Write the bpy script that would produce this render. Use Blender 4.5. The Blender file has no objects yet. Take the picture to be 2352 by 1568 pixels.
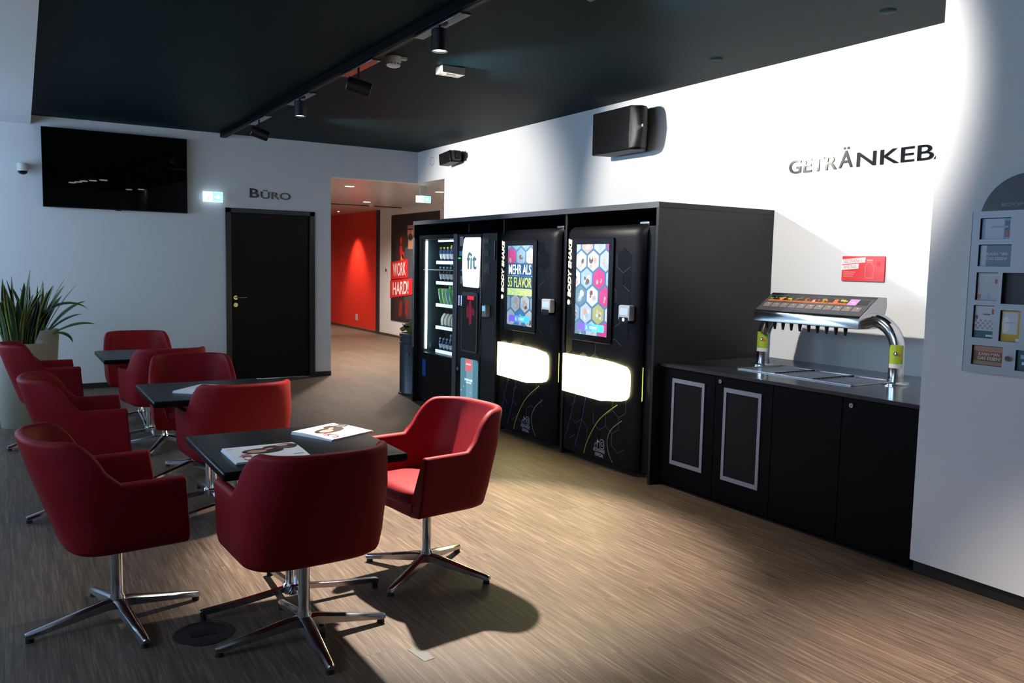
import bpy, bmesh, math, random
from mathutils import Vector, Matrix
random.seed(7)
S = bpy.context.scene
COL = S.collection
R = math.radians
PI = math.pi

# ------------------------------------------------------------------ camera, light of the place, exposure
def cam_rot(a, b, c):
    ca, sa, cb, sb, cc, sc = math.cos(a), math.sin(a), math.cos(b), math.sin(b), math.cos(c), math.sin(c)
    f = Vector((sa * cb, ca * cb, -sb)); r = Vector((ca, -sa, 0)); d = f.cross(r)
    r2 = cc * r + sc * d; d2 = -sc * r + cc * d
    return Matrix(((r2.x, -d2.x, -f.x), (r2.y, -d2.y, -f.y), (r2.z, -d2.z, -f.z)))
cd = bpy.data.cameras.new('camera'); cam = bpy.data.objects.new('camera', cd); COL.objects.link(cam)
cam.matrix_world = Matrix.Translation((0, 0, 1.5)) @ cam_rot(0.551454, 0.091049, -0.020199).to_4x4()
cd.sensor_width = 36; cd.lens = 1909.740 / 2352 * 36; cd.clip_start = 0.05
S.camera = cam
S.view_settings.view_transform = 'Standard'; S.view_settings.look = 'None'
S.view_settings.exposure = 0.0; S.view_settings.gamma = 1.0
S.view_settings.use_curve_mapping = False
try:
    S.cycles.use_denoising = True; S.cycles.max_bounces = 8; S.cycles.sample_clamp_indirect = 4
    S.cycles.caustics_reflective = False; S.cycles.caustics_refractive = False
except Exception: pass
W = bpy.data.worlds.new('daylight'); S.world = W; W.use_nodes = True
W.node_tree.nodes['Background'].inputs[0].default_value = (0.47, 0.69, 1.0, 1)
W.node_tree.nodes['Background'].inputs[1].default_value = 8.5

LAMP_Z = 2.80
TX = 2.33
def aim(loc, tgt): return (Vector(tgt) - Vector(loc)).to_track_quat('-Z', 'Y').to_euler()
def spot(name, loc, tgt, power, size, blend, col=(1, .93, .84), rad=.035):
    l = bpy.data.lights.new(name, 'SPOT'); l.energy = power; l.spot_size = R(size); l.spot_blend = blend
    l.color = col; l.shadow_soft_size = rad
    o = bpy.data.objects.new(name, l); COL.objects.link(o); o.location = loc; o.rotation_euler = aim(loc, tgt); return o
def area(name, loc, tgt, power, sx, sy, col):
    l = bpy.data.lights.new(name, 'AREA'); l.shape = 'RECTANGLE'; l.size = sx; l.size_y = sy; l.energy = power; l.color = col
    o = bpy.data.objects.new(name, l); COL.objects.link(o); o.location = loc; o.rotation_euler = aim(loc, tgt); return o
# heads along the ceiling track: y, aim point, watts, cone
HEADS = [
    (4.70, (2.12, 3.95, 0), 1350, 56, .45, (1, .90, .78)),
    (6.05, (4.93, 4.85, 2.05), 320, 85, .5, (1, .95, .88)),
    (7.49, (2.33, 7.49, 0), 25, 130, 1, (1, .92, .82)),
    (8.87, (4.93, 8.75, 2.05), 350, 78, .6, (1, .95, .88)),
    (3.25, (4.93, 3.45, 2.3), 350, 84, .4, (1, .95, .88)),
    (1.80, (2.95, 1.4, 0), 820, 52, 1, (1, .88, .78)),
]
for y, tg, p, sz, bl, c in HEADS:
    down = tg[2] == 0
    z = LAMP_Z - .015 if down else 2.81
    st = Vector((TX, y, z))
    if not down:
        st = st + (Vector(tg) - st).normalized() * .105
    if y == 4.70: st.y += .05
    spot('track_spot_light', st, tg, p, sz, bl, c)
    if y == 4.70: spot('track_spot_spill', st, (2.2, 4.0, 0), 300, 92, 1, c)     # soft spill around the core of the same lamp
spot('corridor_spot_light', (6.35, 17.69, 2.5), (6.72, 17.69, 0), 230, 72, .8, (1, .88, .76))
for x, y, e in ((4.35, 11.65, 380), (5.7, 14.39, 400), (5.75, 11.54, 400), (5.4, 17.6, 90), (5.0, 20.5, 90)):
    spot('corridor_down_light', (x, y, 2.57), (x, y, 0), e, 150, .8, (1, .84, .72), .06)
for y in (3.05, 6.8, 9.3):   # sky portals in the window openings of the left wall
    pl = bpy.data.lights.new('window_portal', 'AREA'); pl.shape = 'RECTANGLE'; pl.size = 2.6; pl.size_y = 1.9
    po = bpy.data.objects.new('window_portal', pl); COL.objects.link(po)
    po.location = (-2.28, y, 1.75); po.rotation_euler = aim((-2.28, y, 1.75), (0, y, 1.75))
    try: pl.cycles.is_portal = True
    except Exception: pass

# ------------------------------------------------------------------ materials
MATS = {}
def mat(name, col, rough=.5, metal=0, emit=0, ecol=None, spec=.5, coat=0, alpha=1, trans=0):
    if name in MATS: return MATS[name]
    m = bpy.data.materials.new(name); m.use_nodes = True; b = m.node_tree.nodes['Principled BSDF']
    b.inputs['Base Color'].default_value = (*col, 1); b.inputs['Roughness'].default_value = rough
    b.inputs['Metallic'].default_value = metal; b.inputs['Specular IOR Level'].default_value = spec
    b.inputs['Coat Weight'].default_value = coat; b.inputs['Transmission Weight'].default_value = trans
    if emit:
        b.inputs['Emission Color'].default_value = (*(ecol or col), 1); b.inputs['Emission Strength'].default_value = emit
    MATS[name] = m; return m
def noise_bump(m, scale, dist, strength=.3, rough_var=0):
    n = m.node_tree; b = n.nodes['Principled BSDF']
    tc = n.nodes.new('ShaderNodeTexCoord'); t = n.nodes.new('ShaderNodeTexNoise'); t.inputs['Scale'].default_value = scale
    t.inputs['Detail'].default_value = 4
    n.links.new(tc.outputs['Object'], t.inputs['Vector'])
    bp = n.nodes.new('ShaderNodeBump'); bp.inputs['Strength'].default_value = strength; bp.inputs['Distance'].default_value = dist
    n.links.new(t.outputs['Fac'], bp.inputs['Height']); n.links.new(bp.outputs['Normal'], b.inputs['Normal'])
    return m
wall_white = noise_bump(mat('wall_paint', (.73, .73, .735), .75), 90, .002, .12)
soffit_white = noise_bump(mat('soffit_paint', (.66, .67, .68), .8), 60, .002, .1)
ceil_teal = noise_bump(mat('ceiling_paint', (.0013, .0105, .0145), .6, spec=.07), 70, .002, .1)
corr_ceil = mat('corridor_ceiling', (.80, .78, .76), .22)
red_wall = mat('red_wall_panel', (.72, .03, .015), .35)
black_wood = noise_bump(mat('black_laminate', (.008, .008, .010), .42, spec=.3), 120, .001, .15)
cab_black = noise_bump(mat('cabinet_laminate', (.011, .011, .013), .42, spec=.3), 120, .001, .15)
cab_edge = mat('cabinet_edge', (.045, .050, .062), .4)
cnt_black = mat('counter_front', (.0015, .0015, .0026), .5, spec=.08)
door_black = noise_bump(mat('door_black', (.0035, .0035, .004), .5, spec=.2), 60, .001, .1)
basebd = mat('baseboard_dark', (.012, .010, .008), .5)
chrome = mat('chrome', (.82, .82, .84), .10, 1)
alu = mat('aluminium', (.42, .43, .47), .38, 1)
steel = mat('brushed_steel', (.55, .56, .58), .25, 1)
leg_metal = mat('polished_leg_metal', (.42, .42, .44), .2, 1)
rubber = mat('black_rubber', (.01, .01, .01), .6)
leather = noise_bump(mat('red_leather', (.22, .006, .011), .58, spec=.16), 350, .0006, .25)
leather.node_tree.nodes['Principled BSDF'].inputs['Sheen Weight'].default_value = .0
leather.node_tree.nodes['Principled BSDF'].inputs['Sheen Roughness'].default_value = .4
tabletop = mat('table_laminate', (.003, .005, .0065), .32, spec=.14)
paper = mat('magazine_paper', (.88, .88, .90), .35)
hairm = mat('print_dark_brown', (.035, .018, .014), .35)
skinm = mat('print_skin', (.62, .33, .25), .35)
skinl = mat('print_skin_light', (.75, .48, .40), .35)
redp = mat('print_red', (.55, .01, .05), .35)
greyp = mat('print_grey', (.12, .12, .14), .35)
tvblack = mat('screen_black', (.001, .001, .001), .015, spec=.4)
plastic = mat('black_plastic', (.005, .005, .006), .42, spec=.25)
gloss = mat('black_gloss', (.006, .006, .008), .12)
white_pl = mat('white_plastic', (.55, .535, .50), .4)
letterm = mat('letter_black', (.005, .007, .009), .12, spec=.35)
mach = mat('machine_graphite', (.0050, .0050, .0075), .45, spec=.16)
mach_dk = mat('machine_black', (.004, .004, .005), .4, spec=.2)
hexline = mat('print_hex_line', (.08, .077, .092), .4)
hexfill = mat('print_hex_fill', (.0035, .0033, .005), .4, spec=.16)
purple = mat('print_purple', (.055, .04, .17), .35)
yel_l = mat('print_yellow_green', (.42, .46, .06), .35)
grey_l = mat('print_pale_grey', (.42, .42, .48), .4)
led_panel = mat('light_panel', (1, .95, .72), .4, emit=11.0, ecol=(1, .90, .40))
led_txt = mat('lit_letters', (1, .95, .7), .4, emit=2.2, ecol=(1, .95, .66))
led_strip = mat('lit_strip_yellow', (.8, .9, .1), .4, emit=.9, ecol=(.75, .85, .08))
led_white = mat('led_tube', (1, 1, 1), .4, emit=14, ecol=(.72, .93, 1))
led_disc = mat('lamp_disc', (1, 1, 1), .4, emit=9, ecol=(1, .97, .92)); led_far = mat('far_lamp_disc', (1, 1, 1), .4, emit=9)
led_disc2 = mat('downlight_disc', (1, 1, 1), .4, emit=7, ecol=(1, .9, .82))
ex_pale = mat('exit_pale', (1, 1, 1), .4, emit=5, ecol=(.78, .96, 1))
ex_green = mat('exit_green', (.1, .7, .55), .4, emit=2.2, ecol=(.22, .85, .78))
potm = noise_bump(mat('planter_stone', (.32, .30, .24), .7), 40, .002, .2)
soil = mat('soil', (.02, .014, .01), .9)

def glass_mat(name, tint=(1, 1, 1), amt=.08):
    m = bpy.data.materials.new(name); m.use_nodes = True; n = m.node_tree; n.nodes.clear()
    o = n.nodes.new('ShaderNodeOutputMaterial'); mx = n.nodes.new('ShaderNodeMixShader')
    t = n.nodes.new('ShaderNodeBsdfTransparent'); g = n.nodes.new('ShaderNodeBsdfGlossy')
    t.inputs[0].default_value = (*tint, 1); g.inputs['Roughness'].default_value = .03
    f = n.nodes.new('ShaderNodeLayerWeight'); p5 = n.nodes.new('ShaderNodeMath'); p5.operation = 'POWER'; p5.inputs[1].default_value = 8.5
    ad = n.nodes.new('ShaderNodeMath'); ad.operation = 'MULTIPLY_ADD'; ad.inputs[1].default_value = .85; ad.inputs[2].default_value = .03
    n.links.new(f.outputs['Facing'], p5.inputs[0]); n.links.new(p5.outputs[0], ad.inputs[0])
    n.links.new(ad.outputs[0], mx.inputs[0]); n.links.new(t.outputs[0], mx.inputs[1]); n.links.new(g.outputs[0], mx.inputs[2])
    n.links.new(mx.outputs[0], o.inputs[0]); return m
glass = glass_mat('clear_glass', (.96, .98, .98))

def floor_mat():
    m = bpy.data.materials.new('wood_plank_floor'); m.use_nodes = True; n = m.node_tree; b = n.nodes['Principled BSDF']
    L = n.links.new
    tc = n.nodes.new('ShaderNodeTexCoord')
    rot = n.nodes.new('ShaderNodeMapping'); rot.inputs['Rotation'].default_value = (0, 0, R(90))
    L(tc.outputs['Object'], rot.inputs['Vector'])
    br = n.nodes.new('ShaderNodeTexBrick'); br.offset = .37; br.inputs['Scale'].default_value = 1
    br.inputs['Brick Width'].default_value = 1.22; br.inputs['Row Height'].default_value = .18
    br.inputs['Mortar Size'].default_value = .0007; br.inputs['Mortar Smooth'].default_value = .3
    br.inputs['Color1'].default_value = (.0, 0, 0, 1); br.inputs['Color2'].default_value = (1, 1, 1, 1)
    br.inputs['Mortar'].default_value = (.3, .3, .3, 1)
    L(rot.outputs[0], br.inputs['Vector'])
    # offset per plank for the grain
    vm = n.nodes.new('ShaderNodeVectorMath'); vm.operation = 'MULTIPLY_ADD'
    L(br.outputs['Color'], vm.inputs[0]); vm.inputs[1].default_value = (7, 13, 0); L(tc.outputs['Object'], vm.inputs[2])
    mp = n.nodes.new('ShaderNodeMapping'); mp.inputs['Scale'].default_value = (38, 1.6, 1)
    L(vm.outputs[0], mp.inputs['Vector'])
    g = n.nodes.new('ShaderNodeTexNoise'); g.inputs['Scale'].default_value = 1.6; g.inputs['Detail'].default_value = 8
    g.inputs['Roughness'].default_value = .62; g.inputs['Distortion'].default_value = .5
    L(mp.outputs[0], g.inputs['Vector'])
    mp2 = n.nodes.new('ShaderNodeMapping'); mp2.inputs['Scale'].default_value = (130, 3.2, 1)
    L(vm.outputs[0], mp2.inputs['Vector'])
    g2 = n.nodes.new('ShaderNodeTexNoise'); g2.inputs['Scale'].default_value = 1.5; g2.inputs['Detail'].default_value = 3
    L(mp2.outputs[0], g2.inputs['Vector'])
    mixg = n.nodes.new('ShaderNodeMix'); mixg.data_type = 'FLOAT'; mixg.inputs[0].default_value = .38
    L(g.outputs['Fac'], mixg.inputs[2]); L(g2.outputs['Fac'], mixg.inputs[3])
    cr = n.nodes.new('ShaderNodeValToRGB'); e = cr.color_ramp.elements
    e[0].position = .27; e[0].color = (.036, .0235, .0165, 1); e[1].position = .70; e[1].color = (.235, .175, .130, 1)
    k = e.new(.50); k.color = (.112, .081, .059, 1)
    L(mixg.outputs[0], cr.inputs[0])
    hue = n.nodes.new('ShaderNodeMix'); hue.data_type = 'RGBA'; hue.blend_type = 'MULTIPLY'; hue.inputs[0].default_value = 1
    tint = n.nodes.new('ShaderNodeValToRGB'); tint.color_ramp.elements[0].color = (.84, .82, .80, 1); tint.color_ramp.elements[1].color = (1.05, 1, .97, 1)
    L(br.outputs['Color'], tint.inputs[0]); L(cr.outputs[0], hue.inputs[6]); L(tint.outputs[0], hue.inputs[7])
    dk = n.nodes.new('ShaderNodeMix'); dk.data_type = 'RGBA'; L(br.outputs['Fac'], dk.inputs[0])
    L(hue.outputs[2], dk.inputs[6]); dk.inputs[7].default_value = (.04, .028, .02, 1)
    L(dk.outputs[2], b.inputs['Base Color'])
    rr = n.nodes.new('ShaderNodeMapRange'); rr.inputs[3].default_value = .42; rr.inputs[4].default_value = .62; b.inputs['Specular IOR Level'].default_value = .22
    L(mixg.outputs[0], rr.inputs[0]); L(rr.outputs[0], b.inputs['Roughness'])
    bp = n.nodes.new('ShaderNodeBump'); bp.inputs['Strength'].default_value = .35; bp.inputs['Distance'].default_value = .002
    L(mixg.outputs[0], bp.inputs['Height']); L(bp.outputs[0], b.inputs['Normal'])
    return m
floorm = floor_mat()

# ------------------------------------------------------------------ mesh helpers
class Frame:
    """a plane in the place: origin, right, up, out-of-surface"""
    def __init__(s, o, u, v):
        s.o = Vector(o); s.u = Vector(u).normalized(); s.v = Vector(v).normalized(); s.n = s.u.cross(s.v)
    def p(s, a, b, c=0): return s.o + s.u * a + s.v * b + s.n * c
def RW(x): return Frame((x, 0, 0), (0, -1, 0), (0, 0, 1))      # a surface facing the room from the right (u = -y, v = z, n = -x)
def BW(y): return Frame((0, y, 0), (1, 0, 0), (0, 0, 1))       # a surface facing the camera (u = x, v = z, n = -y)

class MB:
    def __init__(s): s.v = []; s.f = []; s.m = []
    def add(s, vs, fs, m=0):
        k = len(s.v); s.v += [Vector(a) for a in vs]; s.f += [tuple(i + k for i in f) for f in fs]; s.m += [m] * len(fs); return s
    def box(s, x0, x1, y0, y1, z0, z1, m=0):
        v = [(x, y, z) for x in (x0, x1) for y in (y0, y1) for z in (z0, z1)]
        return s.add(v, [(0, 1, 3, 2), (4, 6, 7, 5), (0, 4, 5, 1), (2, 3, 7, 6), (0, 2, 6, 4), (1, 5, 7, 3)], m)
    def cyl(s, p0, p1, r0, r1=None, n=20, m=0, caps=True):
        p0 = Vector(p0); p1 = Vector(p1); r1 = r0 if r1 is None else r1
        d = (p1 - p0).normalized(); a = d.orthogonal().normalized(); b = d.cross(a)
        vs = [p0 + (a * math.cos(t) + b * math.sin(t)) * r0 for t in [2 * PI * i / n for i in range(n)]]
        vs += [p1 + (a * math.cos(t) + b * math.sin(t)) * r1 for t in [2 * PI * i / n for i in range(n)]]
        fs = [(i, (i + 1) % n, n + (i + 1) % n, n + i) for i in range(n)]
        if caps: fs += [tuple(reversed(range(n))), tuple(range(n, 2 * n))]
        return s.add(vs, fs, m)
    def tube(s, pts, r, n=12, m=0, caps=True):
        pts = [Vector(p) for p in pts]; N = len(pts); rs = r if isinstance(r, (list, tuple)) else [r] * N
        t = (pts[1] - pts[0]).normalized(); a = t.orthogonal().normalized(); vs = []
        for i, p in enumerate(pts):
            t = (pts[min(i + 1, N - 1)] - pts[max(i - 1, 0)]).normalized()
            a = (a - t * a.dot(t)).normalized(); b = t.cross(a)
            vs += [p + (a * math.cos(q) + b * math.sin(q)) * rs[i] for q in [2 * PI * j / n for j in range(n)]]
        fs = [(i * n + j, i * n + (j + 1) % n, (i + 1) * n + (j + 1) % n, (i + 1) * n + j) for i in range(N - 1) for j in range(n)]
        if caps: fs += [tuple(reversed(range(n))), tuple(range((N - 1) * n, N * n))]
        return s.add(vs, fs, m)
    def lathe(s, c, prof, n=32, m=0, ax=(0, 0, 1)):
        q = Vector((0, 0, 1)).rotation_difference(Vector(ax)); c = Vector(c); vs = []
        for r, z in prof:
            vs += [c + q @ Vector((r * math.cos(2 * PI * i / n), r * math.sin(2 * PI * i / n), z)) for i in range(n)]
        P = len(prof)
        fs = [(i * n + j, i * n + (j + 1) % n, (i + 1) * n + (j + 1) % n, (i + 1) * n + j) for i in range(P - 1) for j in range(n)]
        if prof[0][0] > 1e-5: fs.append(tuple(reversed(range(n))))
        if prof[-1][0] > 1e-5: fs.append(tuple(range((P - 1) * n, P * n)))
        return s.add(vs, fs, m)
    def poly(s, F, pts, d=0, m=0):
        return s.add([F.p(a, b, d) for a, b in pts], [tuple(range(len(pts)))], m)
    def prism(s, F, pts, d0, d1, m=0):
        n = len(pts)
        if sum(pts[i][0] * pts[(i + 1) % n][1] - pts[(i + 1) % n][0] * pts[i][1] for i in range(n)) < 0: pts = pts[::-1]
        vs = [F.p(a, b, d0) for a, b in pts] + [F.p(a, b, d1) for a, b in pts]
        fs = [(i, (i + 1) % n, n + (i + 1) % n, n + i) for i in range(n)] + [tuple(reversed(range(n))), tuple(range(n, 2 * n))]
        return s.add(vs, fs, m)
    def rect(s, F, a0, a1, b0, b1, d0, d1, m=0): return s.prism(F, [(a0, b0), (a1, b0), (a1, b1), (a0, b1)], d0, d1, m)
    def line(s, F, pts, w, d, m=0):
        for (a0, b0), (a1, b1) in zip(pts, pts[1:]):
            dx, dy = a1 - a0, b1 - b0; L = math.hypot(dx, dy) or 1; nx, ny = -dy / L * w / 2, dx / L * w / 2
            ex, ey = dx / L * w * .3, dy / L * w * .3
            s.poly(F, [(a0 + nx - ex, b0 + ny - ey), (a0 - nx - ex, b0 - ny - ey), (a1 - nx + ex, b1 - ny + ey), (a1 + nx + ex, b1 + ny + ey)][::-1][::-1], d, m)
        return s
    def build(s, name, mats, parent=None, smooth=None, bevel=0, seg=2, weld=False, **props):
        me = bpy.data.meshes.new(name)
        off = Vector((0, 0, 0)); p = parent
        while p is not None: off += p.location; p = p.parent
        org = Vector((0, 0, 0))
        if parent is None and props.get('own_origin', True) and s.v:
            lo = Vector((min(v.x for v in s.v), min(v.y for v in s.v), min(v.z for v in s.v)))
            hi = Vector((max(v.x for v in s.v), max(v.y for v in s.v), max(v.z for v in s.v)))
            if props.get('label'): org = Vector(((lo.x + hi.x) / 2, (lo.y + hi.y) / 2, lo.z))
        me.from_pydata([v - off - org for v in s.v], [], s.f)
        mats = mats if isinstance(mats, (list, tuple)) else [mats]
        for q in mats: me.materials.append(q)
        for pl, k in zip(me.polygons, s.m): pl.material_index = k
        bm = bmesh.new(); bm.from_mesh(me)
        if weld: bmesh.ops.remove_doubles(bm, verts=bm.verts, dist=1e-5)
        if weld != 'flat' and not props.get('flat'): bmesh.ops.recalc_face_normals(bm, faces=bm.faces)
        bm.to_mesh(me); bm.free()
        if smooth is not None:
            for pl in me.polygons: pl.use_smooth = True
            me.set_sharp_from_angle(angle=R(smooth))
        o = bpy.data.objects.new(name, me); COL.objects.link(o); o.parent = parent; o.location = org
        if bevel:
            b = o.modifiers.new('bevel', 'BEVEL'); b.width = bevel; b.segments = seg; b.limit_method = 'ANGLE'; b.angle_limit = R(40)
            if smooth is None:
                for pl in me.polygons: pl.use_smooth = True
                me.set_sharp_from_angle(angle=R(60))
        for k in ('label', 'category', 'group', 'kind'):
            if props.get(k): o[k] = props[k]
        return o

def thing(name, loc, label, category, group=None, rz=0):
    o = bpy.data.objects.new(name, None); COL.objects.link(o); o.location = loc; o.rotation_euler = (0, 0, rz)
    o.empty_display_size = .1; o['label'] = label; o['category'] = category
    if group: o['group'] = group
    return o
def kids(o): return [c for c in bpy.data.objects if c.parent == o]
def dup(o, loc, rz, label=None, group=None, parent=None):
    c = o.copy(); COL.objects.link(c); c.parent = parent
    if parent is None: c.location = loc; c.rotation_euler = (0, 0, rz)
    if label: c['label'] = label
    if group: c['group'] = group
    for k in kids(o): dup(k, None, 0, parent=c)
    return c

_txt = {}
def text_geo(s, shear=0, off=0):
    key = (s, shear, off)
    if key in _txt: return _txt[key]
    c = bpy.data.curves.new('t', 'FONT'); c.body = s; c.size = 1; c.shear = shear; c.offset = off; c.resolution_u = 4
    o = bpy.data.objects.new('t', c); COL.objects.link(o)
    bpy.context.view_layer.update()
    me = bpy.data.meshes.new_from_object(o.evaluated_get(bpy.context.evaluated_depsgraph_get()))
    vs = [(v.co.x, v.co.y) for v in me.vertices]; fs = [tuple(p.vertices) for p in me.polygons]
    bpy.data.objects.remove(o); bpy.data.meshes.remove(me); bpy.data.curves.remove(c)
    _txt[key] = (vs, fs); return vs, fs
def text(mb, F, s, a0, a1, b0, b1, d, m=0, shear=0, off=0, skew=0, rot=False, thick=0):
    """fit the string s into the rectangle a0..a1, b0..b1 of plane F"""
    vs, fs = text_geo(s, shear, off)
    x0 = min(v[0] for v in vs); x1 = max(v[0] for v in vs); y0 = min(v[1] for v in vs); y1 = max(v[1] for v in vs)
    P = []
    for x, y in vs:
        u = (x - x0) / (x1 - x0); w = (y - y0) / (y1 - y0)
        if rot: u, w = 1 - w, u      # reading upwards
        P.append((a0 + (a1 - a0) * u, b0 + (b1 - b0) * w + skew * u))
    if not thick: mb.add([F.p(a, b, d) for a, b in P], fs, m)
    else:
        n = len(P); mb.add([F.p(a, b, d) for a, b in P] + [F.p(a, b, d - thick) for a, b in P], fs + [tuple(reversed([i + n for i in f])) for f in fs], m)
        ed = {}
        for f in fs:
            for i in range(len(f)):
                e = (f[i], f[(i + 1) % len(f)]); k = tuple(sorted(e)); ed.setdefault(k, []).append(e)
        side = [(e[0][0], e[0][1], e[0][1] + n, e[0][0] + n) for e in ed.values() if len(e) == 1]
        mb.f += [tuple(i + len(mb.v) - 2 * n for i in f) for f in side]; mb.m += [m] * len(side)
def ell(cx, cy, rx, ry, n=20, rot=0, a0=0, a1=2 * PI):
    out = []
    full = abs(a1 - a0 - 2 * PI) < 1e-6
    for i in range(n if full else n + 1):
        t = a0 + (a1 - a0) * i / n; x, y = rx * math.cos(t), ry * math.sin(t)
        out.append((cx + x * math.cos(rot) - y * math.sin(rot), cy + x * math.sin(rot) + y * math.cos(rot)))
    return out
def rrect(a0, a1, b0, b1, r, n=4):
    out = []
    for cx, cy, t in ((a1 - r, b0 + r, -PI / 2), (a1 - r, b1 - r, 0), (a0 + r, b1 - r, PI / 2), (a0 + r, b0 + r, PI)):
        out += [(cx + r * math.cos(t + PI / 2 * i / n), cy + r * math.sin(t + PI / 2 * i / n)) for i in range(n + 1)]
    return out
def clip(poly, a0, a1, b0, b1):
    def cut(P, ins, inter):
        out = []
        for i in range(len(P)):
            A, B = P[i - 1], P[i]
            if ins(B):
                if not ins(A): out.append(inter(A, B))
                out.append(B)
            elif ins(A): out.append(inter(A, B))
        return out
    for ax, lim, sg in ((0, a0, 1), (0, a1, -1), (1, b0, 1), (1, b1, -1)):
        ins = lambda q, ax=ax, lim=lim, sg=sg: sg * (q[ax] - lim) >= 0
        def inter(A, B, ax=ax, lim=lim):
            t = (lim - A[ax]) / (B[ax] - A[ax]); return (A[0] + t * (B[0] - A[0]), A[1] + t * (B[1] - A[1]))
        poly = cut(poly, ins, inter)
        if len(poly) < 3: return []
    return poly

# ------------------------------------------------------------------ the room
XR, YB, ZC = 4.931, 10.58, 3.02
XL = -2.2; YF = -9.0
def struct(name, mb, m, **k): return mb.build(name, m, kind='structure', **k)
mb = MB(); mb.box(XL - .3, 9, YF - .3, 24, -.1, 0); struct('floor', mb, floorm)
mb = MB(); mb.box(XL, XR, YF, YB, ZC, ZC + .1); struct('ceiling', mb, ceil_teal)
# pale lowered soffit along the window side
mb = MB(); F = Frame((0, 0, 0), (1, 0, 0), (0, 1, 0))
mb.prism(F, [(XL, YF), (-.05, YF), (.229, 5.475), (.324, YB), (XL, YB)], 2.921, 3.019); struct('ceiling_soffit', mb, soffit_white)
# back wall with the corridor opening at its right end
mb = MB(); mb.box(XL, 2.372, YB, YB + .16, 0, ZC); mb.box(3.472, 3.695, YB, YB + .16, 0, ZC)
mb.box(2.372, 3.472, YB, YB + .16, 2.125, ZC); mb.box(3.695, XR, YB, YB + .16, 2.6, ZC)
struct('wall_back', mb, wall_white)
mb = MB(); mb.box(XR, XR + .15, YF, 9.764, 0, ZC); mb.box(XR, XR + .15, 9.764, YB + .16, 2.6, ZC)
struct('wall_right', mb, wall_white)
mb = MB(); mb.box(3.87, XR, YF, 2.417, 0.065, ZC); struct('wall_right_front', mb, wall_white)
mb = MB(); mb.box(3.885, XR - .02, YF, 2.405, 0, .065); struct('baseboard_right_front', mb, basebd)
mb = MB(); mb.box(XL, 2.36, YB - .012, YB, 0, .06); mb.box(3.485, 3.695, YB - .012, YB, 0, .06); struct('baseboard_back', mb, basebd)
mb = MB(); mb.box(XL, XR, YF - .15, YF, 0, ZC); struct('wall_front', mb, wall_white)
# window wall on the left, out of the frame
WIN = [(1.7, 4.4), (5.7, 7.8), (8.2, 10.4)]; SILL = [1.5, 1.6, .9]  # first opening added to light the pillar; high sills keep light off the floor
mb = MB(); ys = [YF] + [q for w in WIN for q in w] + [YB]
for a, b in zip(ys[::2], ys[1::2]): mb.box(XL - .2, XL, a, b, 0, ZC)
for (a, b), z_ in zip(WIN, SILL): mb.box(XL - .2, XL, a, b, 0, z_); mb.box(XL - .2, XL, a, b, 2.7, ZC)
struct('wall_left', mb, wall_white)
for i, (a, b) in enumerate(WIN):
    mb = MB(); z_ = SILL[i]
    mb.box(XL - .14, XL - .06, a, a + .06, z_, 2.7); mb.box(XL - .14, XL - .06, b - .06, b, z_, 2.7)
    mb.box(XL - .14, XL - .06, a, b, z_, z_ + .06); mb.box(XL - .14, XL - .06, a, b, 2.64, 2.7); mb.box(XL - .14, XL - .06, (a + b) / 2 - .03, (a + b) / 2 + .03, z_ + .06, 2.64)
    w = struct('window_%d' % (i + 1), mb, alu)
    MB().box(XL - .105, XL - .1, a + .06, b - .06, z_ + .06, 2.64).build('window_pane', glass, w)
# corridor behind
XC = 6.8
mb = MB(); mb.box(3.2, 8.2, YB + .16, 24, 2.6, 2.7); mb.box(XR + .15, 8.2, 8.5, YB + .16, 2.6, 2.7); struct('ceiling_corridor', mb, corr_ceil)
mb = MB(); mb.box(XC, XC + .12, 8.5, 16.42, .05, 2.6); struct('wall_corridor_right', mb, wall_white)
mb = MB(); mb.box(XC, XC + .12, 16.56, 24, .05, 2.6); struct('wall_corridor_red', mb, red_wall)
mb = MB(); mb.box(XC - .03, XC + .12, 16.42, 16.56, 0, 2.6); struct('trim_1', mb, mat('dark_metal_trim', (.02, .022, .028), .4))
mb = MB(); mb.box(XC - .012, XC, 8.5, 16.42, 0, .05); mb.box(XC - .012, XC, 16.56, 24, 0, .05); struct('baseboard_corridor', mb, mat('baseboard_brown', (.06, .045, .03), .5))
mb = MB(); mb.box(4.4, 6.8, 15.32, 15.35, 2.585, 2.6); struct('trim_2', mb, basebd)
mb = MB(); mb.box(3.2, 9, 24, 24.1, 0, 2.7); mb.box(3.05, 3.2, YB + .16, 24, 0, 2.7); mb.box(XR + .15, 8.2, 8.4, 8.5, 0, 2.7)
struct('wall_corridor_end', mb, wall_white)

# office door
mb = MB(); y = YB
mb.box(2.359, 2.425, y - .018, y + .1, 0, 2.135); mb.box(3.411, 3.478, y - .018, y + .1, 0, 2.135); mb.box(2.359, 3.478, y - .018, y + .1, 2.077, 2.135)
dr = struct('door_1', mb, mat('door_frame_black', (.010, .012, .015), .35), bevel=.004)
mb = MB(); mb.box(2.425, 3.411, y + .012, y + .055, .008, 2.077); leaf = mb.build('door_leaf', door_black, dr, bevel=.003)
mb = MB(); mb.cyl((2.475, y + .012, 1.035), (2.475, y - .004, 1.035), .026); mb.cyl((2.475, y - .004, 1.035), (2.475, y - .045, 1.035), .009)
mb.tube([(2.475, y - .045, 1.035), (2.49, y - .048, 1.037), (2.60, y - .046, 1.037)], .009); mb.build('door_handle', mat('handle_metal', (.5, .46, .36), .25, 1), dr, smooth=40)
mb = MB(); mb.cyl((2.475, y + .012, .945), (2.475, y - .004, .945), .026); mb.cyl((2.475, y - .004, .945), (2.475, y - .01, .945), .009)
mb.build('door_lock', mat('lock_metal', (.55, .5, .36), .3, 1), dr, smooth=40)

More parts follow.
